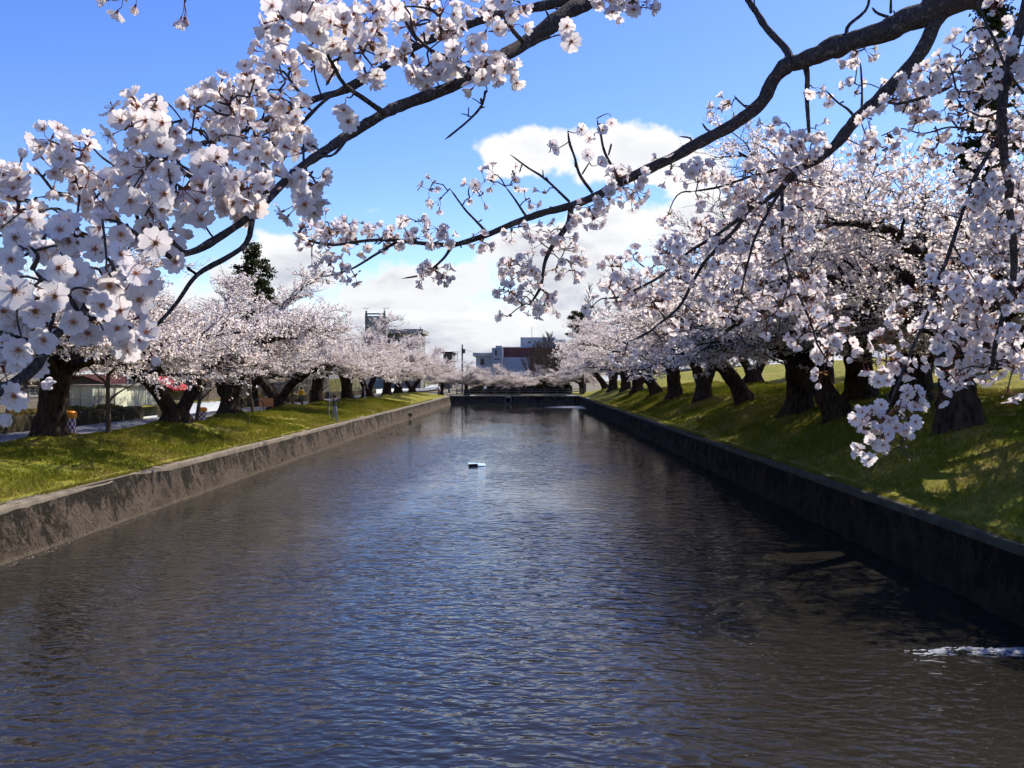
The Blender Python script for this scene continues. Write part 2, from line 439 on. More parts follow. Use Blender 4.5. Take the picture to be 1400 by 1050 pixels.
def structure(name, me): return tag(link(bpy.data.objects.new(name, me)), kind='structure')
ysn = np.concatenate([np.arange(-40, 12, 1.0), np.arange(12, 80, 0.3), np.arange(80, END_Y + 0.01, 0.6)])
structure('grass_bank_left', grid_mesh('grass_bank_left', np.linspace(-18.6, -12.05, 28), ysn, h_left, [M['grass']]))
structure('grass_bank_right', grid_mesh('grass_bank_right', np.concatenate([np.arange(8.62, 20, 0.28), np.arange(20, 61, 1.6)]),
          np.concatenate([ysn, np.arange(END_Y + 1, 175, 2.0)]), h_right, [M['grass']]))
structure('road', grid_mesh('road', np.linspace(-23.1, -18.5, 6), np.linspace(-40, 260, 120), lambda X, Y: 1.604 + 0 * X, [M['asphalt']]))
structure('ground', grid_mesh('ground', np.array([-900, -300, -100, -60, -40, -30, -26, -23.35]), np.linspace(-60, 1200, 60), lambda X, Y: 2.25 + 0.15 * fbm(X * .2, Y * .2), [M['grass']]))
structure('ground', grid_mesh('ground', np.array([60.5, 100, 300, 900]), np.linspace(-60, 1200, 40), lambda X, Y: 7.3 + 0 * X + 0 * Y, [M['soil']]))
structure('ground', grid_mesh('ground', np.linspace(-23.1, 60.5, 30), np.concatenate([np.linspace(END_Y + 3.2, 190, 20), np.linspace(200, 1200, 20)]), lambda X, Y: 1.29 + 0.02 * fbm(X * .3, Y * .3), [M['soil']]))
structure('path', grid_mesh('path', np.linspace(-18.5, 14, 14), np.array([END_Y + 0.5, END_Y + 2, END_Y + 3.3]), lambda X, Y: 1.30 + 0 * X, [M['coping']]))
structure('canal_bed', grid_mesh('canal_bed', np.linspace(-12.5, 9, 4), np.linspace(-40, END_Y + 1, 6), lambda X, Y: -1.0 + 0 * X, [M['soil']]))
structure('water', grid_mesh('water', np.linspace(-11.75, 8.5, 4), np.linspace(-40, END_Y + 0.2, 8), lambda X, Y: 0 * X, [M['water']]))

def retaining_wall(label, mat, x0, x1, top, cop, cmat_, along='y', y0=-30.0, y1=END_Y, lo=-0.6, amp=0.07):
    """battered stone face with uneven relief, and a concrete coping on top"""
    root = empty('retaining_wall', (x0, y0, 0)) if along == 'y' else empty('retaining_wall', (y0, x0, 0))
    n = int(abs(y1 - y0) / 0.16); a = np.linspace(y0, y1, n); zz = np.linspace(lo, top, 17)
    A, Z = np.meshgrid(a, zz)
    t = (Z - 0) / top
    s = 1 if x1 < x0 else -1                    # outward is towards the water
    rel = amp * fbm(A * 0.9, Z * 1.6, x0, 4) + amp * 0.8 * np.abs(vnoise(A * 2.3, Z * 3.1, x0 + 5)) - amp * 0.5
    rel = rel * np.clip((top - Z - 0.12) / 0.35, 0.0, 1) - 0.01
    X = x0 + (x1 - x0) * t + s * rel
    v = np.stack([X, A, Z], -1) if along == 'y' else np.stack([A, X, Z], -1)
    nx, ny = len(a), len(zz)
    i = np.arange(ny - 1)[:, None] * nx + np.arange(nx - 1)[None, :]
    q = np.stack([i, i + 1, i + nx + 1, i + nx], -1).reshape(-1, 4)
    if (s > 0) != (along == 'y'): q = q[:, ::-1]
    o = link(bpy.data.objects.new('stone_face', np_mesh('stone_face', v.reshape(-1, 3) - np.array(root.location), q, mats=[mat], smooth=True)), root)
    # coping: slightly proud of the face, worn top edge
    prof = [(-0.03, -0.16), (-0.035, -0.03), (-0.015, 0.0), (cop - 0.03, 0.012), (cop, -0.02), (cop, -0.3)]
    m = int(abs(y1 - y0) / 0.5); aa = np.linspace(y0, y1, m)
    vs = []
    for k, (u, dz) in enumerate(prof):
        wob = 0.020 * vnoise(aa * 1.3, k * 3.0, x0) + 0.035 * vnoise(aa * 0.23, 0.0, x0)
        vs.append(np.stack([x1 - s * u + wob * (k < 4), aa, top + dz + wob * (1 <= k <= 3)], -1))
    v = np.stack(vs, 0)
    if along != 'y': v = v[..., [1, 0, 2]]
    i = np.arange(len(prof) - 1)[:, None] * m + np.arange(m - 1)[None, :]
    q = np.stack([i, i + 1, i + m + 1, i + m], -1).reshape(-1, 4)
    if (s > 0) != (along == 'y'): q = q[:, ::-1]
    link(bpy.data.objects.new('coping', np_mesh('coping', v.reshape(-1, 3) - np.array(root.location), q, mats=[cmat_])), root)
    tag(root, label, 'retaining wall', 'stone walls of the canal')
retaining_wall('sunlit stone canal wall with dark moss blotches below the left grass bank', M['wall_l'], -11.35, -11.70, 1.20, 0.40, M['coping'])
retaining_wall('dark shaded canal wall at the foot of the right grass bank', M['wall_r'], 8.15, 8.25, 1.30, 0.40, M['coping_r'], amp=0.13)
retaining_wall('low stone wall closing the far end of the canal below the railing', M['wall_l'], END_Y, END_Y + 0.12, 1.25, 0.5, M['coping'], 'x', -12.2, 8.8)

# grass blades standing on both banks (nobody could count them)
def grass_blades(name, label, x0, x1, hf, side, n):
    u = rng.random(n); Y = 14 + (95 - 14) * u ** 1.7
    X = x0 + (x1 - x0) * rng.random(n)
    keep = fbm(X * 0.9, Y * 0.9, 3.0) > -0.16 - 0.25 * rng.random(n)
    X, Y = X[keep], Y[keep]; n = len(X); Z = hf(X, Y) - 0.005
    L = (0.035 + 0.05 * rng.random(n)) * (1 + Y / 60) ; wd = 0.006 + 0.0004 * Y
    a = rng.random(n) * 2 * np.pi; ln = 0.6 * rng.random(n) * L; b = rng.random(n) * 2 * np.pi
    dx, dy = np.cos(a) * wd, np.sin(a) * wd
    base = np.stack([X, Y, Z], -1)
    v = np.stack([base + np.stack([dx, dy, 0 * X], -1), base - np.stack([dx, dy, 0 * X], -1),
                  base + np.stack([np.cos(b) * ln, np.sin(b) * ln, L], -1)], 1)
    tone = np.clip(0.45 + 0.9 * fbm(X * 0.5, Y * 0.5, 1.0) + 0.25 * rng.standard_normal(n), 0, 1)
    me = np_mesh(name, v.reshape(-1, 3), tris=np.arange(3 * n).reshape(-1, 3), mats=[M['blade']], attr={'tone': np.repeat(tone, 3)})
    tag(link(bpy.data.objects.new(name, me)), label, 'grass', kind='stuff')
grass_blades('grass', 'short green and straw coloured grass of the left bank', -18.5, -12.2, h_left, -1, 150000)
grass_blades('grass', 'short shaded grass of the sloping right bank', 8.8, 19.0, h_right, 1, 170000)

# petals that have come down on the grass and drift along the walls
def fallen_petals():
    r = np.random.default_rng(77); n = 2600
    X = -12.1 - 6.0 * r.random(n); Y = 15 + 75 * r.random(n) ** 1.4; Z = h_left(X, Y) + 0.03
    m = 900; X2 = -11.28 + np.abs(r.normal(0, 0.10, m)); Y2 = 18 + 70 * r.random(m); Y2 = Y2[vnoise(Y2 * 0.35, 4.0) > 0.0]; X2 = X2[:len(Y2)]
    C = np.concatenate([np.stack([X, Y, Z], -1), np.stack([X2, Y2, 0.006 + 0 * X2], -1)]); n = len(C)
    a = r.random(n) * 6.28; s = 0.009 + 0.007 * r.random(n); u = np.stack([np.cos(a), np.sin(a), 0 * a], -1) * s[:, None]; w = np.stack([-np.sin(a), np.cos(a), 0.25 * r.normal(size=n) * (C[:, 2] > .1)], -1) * s[:, None] * .8
    v = np.stack([C - u, C + w, C + u, C - w], 1)
    me = np_mesh('fallen_petals', v.reshape(-1, 3), np.arange(4 * n).reshape(-1, 4), mats=[M['far_blossom']], attr={'tone': np.repeat(r.random(n) * .7, 4)})
    tag(link(bpy.data.objects.new('fallen_petals', me)), 'scattered pale petals on the left grass and along the waterline', 'petals', kind='stuff')
fallen_petals()
# longer tufts that hang over the inner edge of both copings
def edge_tufts(label, x, z, out, n):
    Y = 14 + 100 * rng.random(n) ** 1.6; Y = Y[fbm(Y * 0.8, x, 2.0) > -0.10 - 0.3 * rng.random(n)]; n = len(Y)
    X = x + out * rng.random(n) ** 1.5 * 0.24; L = 0.07 + 0.13 * rng.random(n); a = rng.random(n) * 6.28; wd = 0.007 + 0.0003 * Y
    b = np.stack([X, Y, z + 0 * X], -1); s = np.stack([np.cos(a) * wd, np.sin(a) * wd, 0 * X], -1)
    tip = b + np.stack([out * L * (0.25 + 0.5 * rng.random(n)), rng.normal(0, .04, n), L * (0.75 - 0.5 * rng.random(n))], -1)
    v = np.stack([b + s, b - s, tip], 1); tone = np.clip(0.55 + 0.3 * rng.standard_normal(n), 0, 1)
    me = np_mesh('grass', v.reshape(-1, 3), tris=np.arange(3 * n).reshape(-1, 3), mats=[M['blade']], attr={'tone': np.repeat(tone, 3)})
    tag(link(bpy.data.objects.new('grass', me)), label, 'grass', kind='stuff')
edge_tufts('ragged fringe of grass along the coping of the left wall', -12.08, 1.21, 1, 16000)
edge_tufts('ragged fringe of grass along the coping of the right wall', 8.60, 1.31, -1, 22000)

# ------------------------------------------------------------------ cherry trees
def bend(p, az, el, L, n, r, az_j, el_end, wob=0.12, floor=None):
    """a limb: starts at azimuth/elevation, ends at elevation el_end"""
    pts = [np.array(p, float)]; a = az
    ph = r.random() * 6.28
    for k in range(n):
        t = (k + 1) / n
        e = el + (el_end - el) * t + wob * math.sin(ph + 5 * t) + r.normal(0, wob * 0.5)
        a += az_j / n + r.normal(0, wob)
        s = L / n
        q = pts[-1]
        if floor is not None:                           # pruned from below: twigs near head height turn upwards
            f = floor - 0.25 * min(5.5, max(0.0, q[0] - 2.5)) + 0.5 * math.sin(q[0] * 1.3 + q[1] * 1.9)
            if q[2] < f + 0.5: e = max(e, -0.12 + 0.8 * (f + 0.5 - q[2]))
        pts.append(q + s * np.array([math.cos(a) * math.cos(e), math.sin(a) * math.cos(e), math.sin(e)]))
    return np.array(pts)

def at(pts, t):
    f = t * (len(pts) - 1); i = min(int(f), len(pts) - 2); k = f - i
    return pts[i] * (1 - k) + pts[i + 1] * k, pts[i + 1] - pts[i]

def rad(L, r0, r1, n): return r0 + (r1 - r0) * (np.linspace(0, 1, n) ** 0.8)

def gnarled_trunk(TR, pts, radii, r, sides=30, rings=24, flare=True):
    """a thick trunk: fine rings with burrs and furrows"""
    radii = np.asarray(radii) * 0.86; pts = np.asarray(pts, float); t = np.linspace(0, 1, len(pts)); tt = np.linspace(0, 1, rings)
    pp = np.stack([np.interp(tt, t, pts[:, k]) for k in range(3)], -1); rr = np.interp(tt, t, radii)
    v, q = tube_arrays(pp, rr, sides)
    c = np.repeat(pp, sides, 0); d = v - c; R = np.linalg.norm(d, axis=1, keepdims=True) + 1e-9; dn = d / R
    s = r.random() * 50
    ang = np.arctan2(dn[:, 1], dn[:, 0])
    amp = 0.30 * fbm(dn[:, 0] * 1.5 + s, dn[:, 1] * 1.5, v[:, 2] * 0.9, 4) + 0.20 * np.abs(vnoise(v[:, 0] * 5 + s, v[:, 1] * 5, v[:, 2] * 4)) + 0.10 * np.sin(ang * 7 + 3 * vnoise(v[:, 2] * 1.2, s)) * vnoise(v[:, 2] * 2.0, s + 3)
    if flare:
        low = np.exp(-np.clip(v[:, 2] - pts[0, 2] - 0.25, 0, 9) / 0.35)
        amp = amp + low * (0.28 + 0.38 * np.maximum(0, np.sin(ang * 4 + s)) * 1.0)
    v = v + dn * R * amp[:, None]
    TR.v.append(v); TR.q.append(q + TR.n); TR.n += len(v)

def cherry(variant, seed, density=1.0, fsize=1.0, blossoms=True):
    r = np.random.default_rng(seed)
    TR = TB(); BL = []                                  # tubes, and segments that carry blossom
    limbs = []                                          # (start, azimuth, elevation, length, radius)
    bias = np.array([0.9, 0.0])                         # crowns reach out over the water (+X)
    if variant in ('stout', 'near'):
        lean = np.array([0.25, 0.1]) if variant == 'stout' else np.array([0.10, -0.15])
        pts = [(0, 0, -0.5), (0.02, 0, 0.2), (lean[0] * .4, lean[1] * .4, 1.0), (lean[0] * .7, lean[1] * .7, 1.7), (lean[0], lean[1], 2.5)]
        gnarled_trunk(TR, pts, np.array([0.62, 0.56, 0.50, 0.52, 0.50]) * (1.0 if variant == 'stout' else 0.84), r)
        top = np.array(pts[-1]); nl = 7
        for k in range(nl):
            a = 2 * math.pi * (k + r.uniform(-.25, .25)) / nl
            limbs.append((top + np.array([math.cos(a) * .18, math.sin(a) * .18, r.uniform(-.35, .1)]), a, r.uniform(0.45, 0.85), r.uniform(4.3, 5.6), 0.24))
        limbs.append((top, r.uniform(0, 6), 1.2, 4.8, 0.22)); limbs.append((top, r.uniform(0, 6), 1.0, 4.6, 0.2))
    elif variant in ('vee', 'fork'):
        z0 = 0.35 if variant == 'vee' else 1.1
        sp = 0.55 if variant == 'vee' else 0.40
        gnarled_trunk(TR, [(0, 0, -0.5), (0, 0, 0.15), (0.0, 0, z0 + 0.35)], [0.68, 0.62, 0.50], r, rings=10)
        for s in (-1, 1):
            L = 2.7 if s > 0 else 2.3
            d = np.array([0.78 * s, 0.62 * s, 0]) * sp
            base = np.array([0.12 * s, 0.1 * s, z0 - 0.1])
            pts = [base, base + d * 0.8 + (0, 0, 0.8), base + d * 1.9 + (0, 0, 1.6), base + d * 2.6 + (0, 0, L)]
            gnarled_trunk(TR, pts, [0.40, 0.34, 0.32, 0.27], r, 16, 10, False)
            top = np.array(pts[-1]); a0 = math.atan2(d[1], d[0])
            for k in range(4):
                a = a0 + (-1.5 + k) * 0.85 + r.uniform(-.25, .25)
                limbs.append((top - (0, 0, r.uniform(0, .5)), a, r.uniform(0.35, 0.75), r.uniform(4.0, 5.2), 0.18))
            limbs.append((top, a0 + r.uniform(-.5, .5), 1.15, 4.6, 0.18))
    else:                                               # 'lean': low trunk that leans out over the slope
        pts = [(-0.1, 0, -0.6), (0.0, 0, 0.1), (0.5, 0.1, 0.9), (1.05, 0.15, 1.6), (1.5, 0.1, 2.3)]
        gnarled_trunk(TR, pts, [0.55, 0.50, 0.42, 0.38, 0.34], r)
        top = np.array(pts[-1]); nl = 7
        for k in range(nl):
            a = 2 * math.pi * (k + r.uniform(-.25, .25)) / nl
            limbs.append((top - (0, 0, r.uniform(0, .5)), a, r.uniform(0.30, 0.75), r.uniform(3.8, 5.4), 0.19))
        limbs.append((top, 2.8, 1.15, 4.8, 0.2)); limbs.append((top, 0.3, 1.0, 4.4, 0.2))
    for k in range(6):                                  # low boughs that spread level and hang at their ends
        p, a, e, L, rr = limbs[k % len(limbs)]
        limbs.append((p - np.array([0, 0, 0.25]), k * 1.05 + r.uniform(-.3, .3), r.uniform(0.18, 0.34), r.uniform(4.6, 5.8), 0.14))
    for (p, a, e, L, rr) in limbs:
        out = 1.0 + 0.22 * math.cos(a) * bias[0]
        up = e > 0.9
        lp = bend(p, a, e, L * out, 9, r, r.uniform(-.5, .5), (0.5 if up else -0.06 - 0.26 * (e < 0.35) * max(0, math.cos(a))), 0.14, 2.05)
        TR.tube(lp, rad(L, rr, 0.035, len(lp)), 9)
        BL.append((lp[4:], 1.0))
        ns = 11
        for k in range(ns):
            t = 0.22 + 0.78 * (k + r.random() * .8) / ns
            q, tan = at(lp, min(t, 0.999)); ta = math.atan2(tan[1], tan[0]); te = math.asin(max(-1, min(1, tan[2] / np.linalg.norm(tan))))
            s = 1 if k % 2 else -1
            L2 = r.uniform(1.5, 2.7) * (1.1 - 0.35 * t) * (1.0 if not up else 0.9)
            e2 = te + r.uniform(-0.35, 0.75); 
            if r.random() < 0.25: e2 = r.uniform(0.7, 1.2)
            sp = bend(q, ta + s * r.uniform(0.35, 1.2), e2, L2, 6, r, r.uniform(-.5, .5), e2 * 0.35 + r.uniform(-0.35, 0.1), 0.16, 1.95)
            r2 = 0.035 + 0.03 * (1 - t)
            TR.tube(sp, rad(L2, r2, 0.012, len(sp)), 5)
            BL.append((sp[1:], 1.0))
            nt = int(9)
            for j in range(nt):
                t3 = 0.15 + 0.85 * (j + r.random()) / nt
                q3, tn = at(sp, min(t3, 0.999)); a3 = math.atan2(tn[1], tn[0]); s3 = 1 if j % 2 else -1
                e3 = math.asin(max(-1, min(1, tn[2] / np.linalg.norm(tn)))) + r.uniform(-0.5, 0.6)
                L3 = r.uniform(0.6, 1.3)
                tp = bend(q3, a3 + s3 * r.uniform(0.4, 1.1), e3, L3, 4, r, r.uniform(-.4, .4), e3 * .5 + r.uniform(-0.4, 0.2), 0.15, 1.85)
                TR.tube(tp, rad(L3, 0.012, 0.006, len(tp)), 4)
                BL.append((tp, 1.0))
                for i in range(3):
                    t4 = 0.3 + 0.7 * (i + r.random()) / 3
                    q4, tn4 = at(tp, min(t4, 0.999)); a4 = math.atan2(tn4[1], tn4[0])
                    L4 = r.uniform(0.3, 0.7)
                    wp = bend(q4, a4 + r.uniform(-1.2, 1.2), e3 + r.uniform(-.4, .9), L4, 2, r, 0, e3 + r.uniform(-.3, .6), 0.1, 1.75)
                    TR.tube(wp, rad(L4, 0.007, 0.003, len(wp)), 3)
                    BL.append((wp, 0.9))
    wood = TR.mesh('wood', M['bark'])
    if not blossoms: return wood, None
    P0 = np.concatenate([b[0][:-1] for b in BL]); P1 = np.concatenate([b[0][1:] for b in BL])
    Ls = np.linalg.norm(P1 - P0, axis=1)
    cnt = r.poisson(Ls / 0.085 * density)
    idx = np.repeat(np.arange(len(P0)), cnt); n = len(idx)
    # whole sprays of a crown are fuller or barer
    u = r.random(n)[:, None]; C = P0[idx] * (1 - u) + P1[idx] * u
    full = fbm(C[:, 0] * 0.65 + seed, C[:, 1] * 0.65, C[:, 2] * 1.2, 3)
    C = C[full > -0.10 - 0.15 * r.random(n)]
    n = len(C); k = 3
    C = np.repeat(C, k, 0) + r.normal(0, 0.042, (n * k, 3)); n *= k
    v = blossom_faces(C, r, 0.036 * fsize)
    tone = np.clip(np.repeat(r.random(n // k), k) * 0.55 + r.random(n) * 0.40, 0, 1)
    tone = np.where(r.random(n) < 0.055, 0.97, np.minimum(tone, 0.78))
    return wood, np_mesh('crown', v.reshape(-1, 3), np.arange(4 * n).reshape(-1, 4), mats=[M['far_blossom']], attr={'tone': np.repeat(tone, 4)})

def blossom_faces(C, r, s):
    n = len(C)
    d = r.normal(size=(n, 3)); d /= np.linalg.norm(d, axis=1, keepdims=True)
    e = np.cross(d, r.normal(size=(n, 3))); e /= np.linalg.norm(e, axis=1, keepdims=True)
    f = np.cross(d, e); s1 = s * (0.7 + 0.6 * r.random((n, 1))); s2 = s * (0.7 + 0.6 * r.random((n, 1)))
    lift = d * s1 * 0.55
    return np.stack([C + e * s1 + lift, C + f * s2, C - e * s1 + lift, C - f * s2], 1)

VAR = {}
for i, (nm, dens, fs) in enumerate([('stout', 0.66, 1.05), ('vee', 0.68, 1.05), ('fork', 0.66, 1.05), ('lean', 0.62, 1.05), ('near', 0.86, 0.98)]):
    VAR[nm] = cherry(nm, 100 + i * 7, dens, fs)
def thinned(me, seed):
    """an airier crown on the same boughs"""
    n = len(me.vertices); co = np.empty(n * 3, np.float32); me.vertices.foreach_get('co', co); tn = np.empty(n, np.float32); me.attributes['tone'].data.foreach_get('value', tn)
    v = co.reshape(-1, 4, 3); c = v.mean(1); keep = (fbm(c[:, 0] * 0.6 + seed, c[:, 1] * 0.6, c[:, 2] * 0.6, 2) > 0.02) & (np.random.default_rng(seed).random(len(c)) < 0.8)
    k = int(keep.sum())
    return np_mesh('crown', v[keep].reshape(-1, 3), np.arange(4 * k).reshape(-1, 4), mats=[M['far_blossom']], attr={'tone': tn.reshape(-1, 4)[keep].ravel()})
for nm in ('stout', 'fork', 'lean', 'vee'): VAR[nm + '_airy'] = (VAR[nm][0], thinned(VAR[nm][1], 40 + len(nm)))

def put_tree(x, y, var, turn, size, label, group, z=None, name='cherry_tree'):
    o = empty(name, (x, y, height(x, y) if z is None else z), turn); o.scale = (size,) * 3
    tag(o, label, 'cherry tree', group)
    link(bpy.data.objects.new('trunk', VAR[var][0]), o)
    link(bpy.data.objects.new('crown', VAR[var][1]), o)
    return o
ORD = ['first', 'second', 'third', 'fourth', 'fifth', 'sixth', 'seventh', 'eighth', 'ninth', 'tenth', 'eleventh']
LL = ['blossoming cherry tree before the stout trunked one, only its crown at the left edge',
      'cherry tree with one very stout dark trunk beside the nearer checked drum',
      'cherry tree whose dark trunk splits low into a wide V on the grass mound',
      'forked cherry tree just past the farther checked drum on the left bank',
      'V trunked cherry tree on the left bank behind the green hoop',
      'stout cherry tree on the left bank next to the cyclist in yellow'] + \
     [ORD[i] + ' cherry tree of the left bank row counted from the very stout trunk' for i in range(5, 10)]
for (x, y, v, tn, s), lb in zip(LEFT_TREES, LL): put_tree(x, y, v, tn, s, lb, 'cherry trees in a row on the left bank')
LR = ['big cherry tree with thick burred trunk nearest on the right bank', 'cherry tree with short trunk leaning to the water, second on the right bank',
      'cherry tree with broad dark trunk third along the lower right bank', 'low leaning cherry tree fourth along the lower right bank'] + \
     [ORD[i] + ' cherry tree along the lower edge of the right bank' for i in range(4, 11)] + \
     ['forked cherry tree higher up the right bank between the first and second lower trees', 'tall cherry tree higher up the right bank behind the broad dark trunk',
      'cherry tree at the right picture edge up the bank'] + [ORD[i] + ' cherry tree of the upper row on the right bank' for i in range(3, 5)]
for (x, y, v, tn, s), lb in zip(RIGHT_TREES, LR): put_tree(x, y, v, tn, s, lb, 'cherry trees in rows on the right bank')
# trees across the far end behind the railing
FAR = [(-9.5, 144.5, 'fork', 1.2, .68), (-5.2, 146.0, 'vee', 0.2, .70), (-0.8, 145.0, 'lean', 4.0, .66), (4.5, 149.0, 'fork', 2.0, .60), (9.5, 146.0, 'stout', 3.3, .8), (-13.5, 143.0, 'stout', 0.4, .75)]
for i, (x, y, v, tn, s) in enumerate(FAR):
    put_tree(x, y, v, tn, s, ['low cherry tree behind the far railing at its left third', 'low cherry tree with spread trunk behind the middle of the far railing',
             'low flat cherry tree behind the far railing before the grey building', 'small cherry tree before the bare brown thicket at the far end',
             'cherry tree at the right end of the far railing', 'cherry tree at the left end of the far railing'][i], 'cherry trees behind the far railing', 1.28)
# a second line of crowns beyond the road and up the right hill closes the view
BACK = [(-33.0, 64.0, 'vee', 1.4, 1.05), (-31.5, 78.0, 'stout', 2.0, 1.05), (-36.0, 50.0, 'fork', 0.5, 1.1), (-26.5, 92.0, 'fork', 1.0, 1.1), (-27.0, 112.0, 'stout', 2.0, 1.15), (27.0, 62.0, 'fork', 2.0, 1.25)]
for i, (x, y, v, tn, s) in enumerate(BACK):
    put_tree(x, y, v, tn, s, ['cherry tree behind the red roofed house beyond the road', 'cherry tree beyond the road behind the pale green shed', 'cherry tree behind the grey boarded house at the left edge', 'cherry crown beyond the road showing above the left row', 'far cherry crown beyond the road below the tan tower', 'pale cherry crown highest up on the right hill'][i], 'cherry trees standing further back')

# ------------------------------------------------------------------ young trees, conifers and bare trees
M['needle'] = leafy('conifer needles', (0.020, 0.028, 0.010), (0.060, 0.066, 0.024), 0.25)
M['brown_twig'] = bark_material('bare twig bark', (0.07, 0.05, 0.04), (0.15, 0.115, 0.09), 4.0)

def young_tree(x, y, label, h=2.6, lean=0.1):
    o = empty('young_tree', (x, y, height(x, y))); tag(o, label, 'young tree', 'thin stems between the old cherry trees')
    r = np.random.default_rng(int(x * -10 + y)); T = TB()
    p = bend((0, 0, -0.2), r.uniform(0, 6), 1.5, h, 8, r, 0, 1.4, 0.05)
    T.tube(p, rad(h, 0.12, 0.07, 9), 9)
    for k in range(4):
        q, _ = at(p, 0.55 + 0.14 * k); b = bend(q, k * 1.9 + 0.4, 0.9, 1.3, 5, r, 0, 0.5); T.tube(b, rad(1.3, 0.06, 0.015, 6), 6)
    link(bpy.data.objects.new('trunk', T.mesh('trunk', M['bark_young'])), o)
for (px, py, Y, lb, h) in [(148, 590, 36, 'thin forked young stem between the stout tree and the V tree', 2.7), (268, 575, 45.5, 'slim pole-like young stem beside the farther checked drum', 2.4),
                           (346, 566, 56, 'reddish slim young stem before the green hoop', 2.6), (401, 556, 68, 'thin stem just right of the V trunked tree by the hoop', 2.6), (440, 553, 80, 'thin stem right of the cyclist', 2.6)]:
    p = P(px, py, Y); young_tree(p.x, p.y, lb, h)

def conifer(x, y, z, h, w, seed, label, name='conifer_tree', start=0.25, flat=False):
    r = np.random.default_rng(seed); o = empty(name, (x, y, z)); tag(o, label, 'conifer tree')
    T = TB(); T.tube(np.array([(0, 0, -0.3), (0.05, 0, h * .4), (0, 0.05, h)]), np.array([h * .022, h * .016, 0.03]), 9)
    C = []
    n = int(h * 5.5)
    for k in range(n):
        t = start + (1 - start) * (k + r.random()) / n
        L = (w * (1 - t) ** 0.75 if not flat else w * 0.62 * (1.25 - t) ** 0.3) * r.uniform(0.55, 1.1) + 0.25; a = r.random() * 6.28
        b = bend((0, 0, t * h), a, r.uniform(0.0, 0.35), L, 5, r, 0, r.uniform(-.25, .15), 0.1)
        T.tube(b, rad(L, 0.05, 0.012, 6), 4)
        m = int(60 * L)
        u = r.random(m) ** 0.6; c = np.stack([np.interp(u, np.linspace(0, 1, 6), b[:, i]) for i in range(3)], -1)
        C.append(c + r.normal(0, 1, (m, 3)) * np.array([0.20, 0.20, 0.11]))
    link(bpy.data.objects.new('trunk', T.mesh('trunk', M['bark'])), o)
    C = np.concatenate(C); C = np.repeat(C, 2, 0) + r.normal(0, 0.07, (2 * len(C), 3)); v = blossom_faces(C, r, 0.085)
    link(bpy.data.objects.new('crown', np_mesh('crown', v.reshape(-1, 3), np.arange(4 * len(C)).reshape(-1, 4), mats=[M['needle']], attr={'tone': np.repeat(r.random(len(C)), 4)})), o)
conifer(-23.2, 76.0, 2.2, 13.4, 5.2, 5, 'dark evergreen conifer rising behind the left cherry row')
conifer(24.6, 47.0, 3.7, 25.0, 2.5, 6, 'tall dark evergreen at the upper right behind the blossom')
conifer(9.3, 142.0, 1.3, 13.2, 4.6, 8, 'flat topped dark pine standing out of the far right crowns', 'pine_tree', 0.55, True)

def bare_tree(x, y, z, h, w, seed, label, cat='bare tree', name='bare_tree', up=1.15):
    r = np.random.default_rng(seed); o = empty(name, (x, y, z)); tag(o, label, cat)
    T = TB(); tr = bend((0, 0, -0.2), 0, 1.55, h, 8, r, 0, 1.5, 0.04); T.tube(tr, rad(h, h * .014, 0.02, 9), 8); Tw = TB()
    n = int(44)
    for k in range(n):
        t = 0.22 + 0.76 * k / n; q, _ = at(tr, t); L = w * (1.05 - t) + 0.5
        b = bend(q, k * 2.4, up * 0.75, L, 6, r, 0, up, 0.08); T.tube(b, rad(L, 0.05, 0.014, 7), 5)
        for j in range(9):
            q2, tn = at(b, 0.2 + 0.79 * j / 9); a2 = math.atan2(tn[1], tn[0]) + (-1) ** j * r.uniform(.3, .9)
            c = bend(q2, a2, up * r.uniform(.5, 1), L * 0.42, 3, r, 0, up, 0.1); Tw.tube(c, rad(1, 0.028, 0.014, 4), 3)
            for i in range(4):
                q3, _ = at(c, 0.3 + 0.2 * i); d = bend(q3, a2 + r.uniform(-1, 1), up * r.uniform(.5, 1.1), L * 0.2, 2, r, 0, up, 0.1)
                Tw.tube(d, rad(1, 0.020, 0.010, 3), 3)
    link(bpy.data.objects.new('trunk', T.mesh('trunk', M['brown_twig'])), o)
    link(bpy.data.objects.new('crown', Tw.mesh('crown', M['brown_twig'])), o)
bare_tree(11.4, 168, 1.3, 21.0, 3.0, 3, 'tall bare leafless tree above the far right crowns')
for i, (px, Y, h, lb) in enumerate([(733, 158, 9.0, 'bare brown tree at the left of the thicket before the brick building'), (747, 152, 10.5, 'tallest bare brown tree of the thicket right of the grey building'),
                                    (760, 160, 9.5, 'bare brown tree at the right of the thicket')]):
    p = P(px, 525, Y); bare_tree(p.x, Y, 1.3, h, 4.2, 30 + i, lb, up=0.95)
# ------------------------------------------------------------------ buildings
def window_part(root, x0, x1, z0, z1, y, facing=-1):
    f = MB(); e = 0.06
    f.box((x0 - e, y - 0.05, z0 - e), (x1 + e, y + 0.02, z0)); f.box((x0 - e, y - 0.05, z1), (x1 + e, y + 0.02, z1 + e))
    f.box((x0 - e, y - 0.05, z0), (x0, y + 0.02, z1)); f.box((x1, y - 0.05, z0), (x1 + e, y + 0.02, z1))
    o = f.build('window', M['frame'], root)
    MB().box((x0, y - 0.02, z0), (x1, y - 0.008, z1)).build('pane', M['glass'], o)
M['frame'] = simple('window frame', (0.35, 0.36, 0.37), 0.5, 0.1, 4, 0)
M['glass'] = simple('window glass', (0.03, 0.035, 0.045), 0.1, 0.2, 2, 0)
M['grey_render'] = simple('blue grey render', (0.27, 0.30, 0.37), 0.8, 0.12, 0.6, 0.1)
M['grey_light'] = simple('pale grey concrete', (0.36, 0.38, 0.41), 0.85, 0.14, 0.5, 0.1)
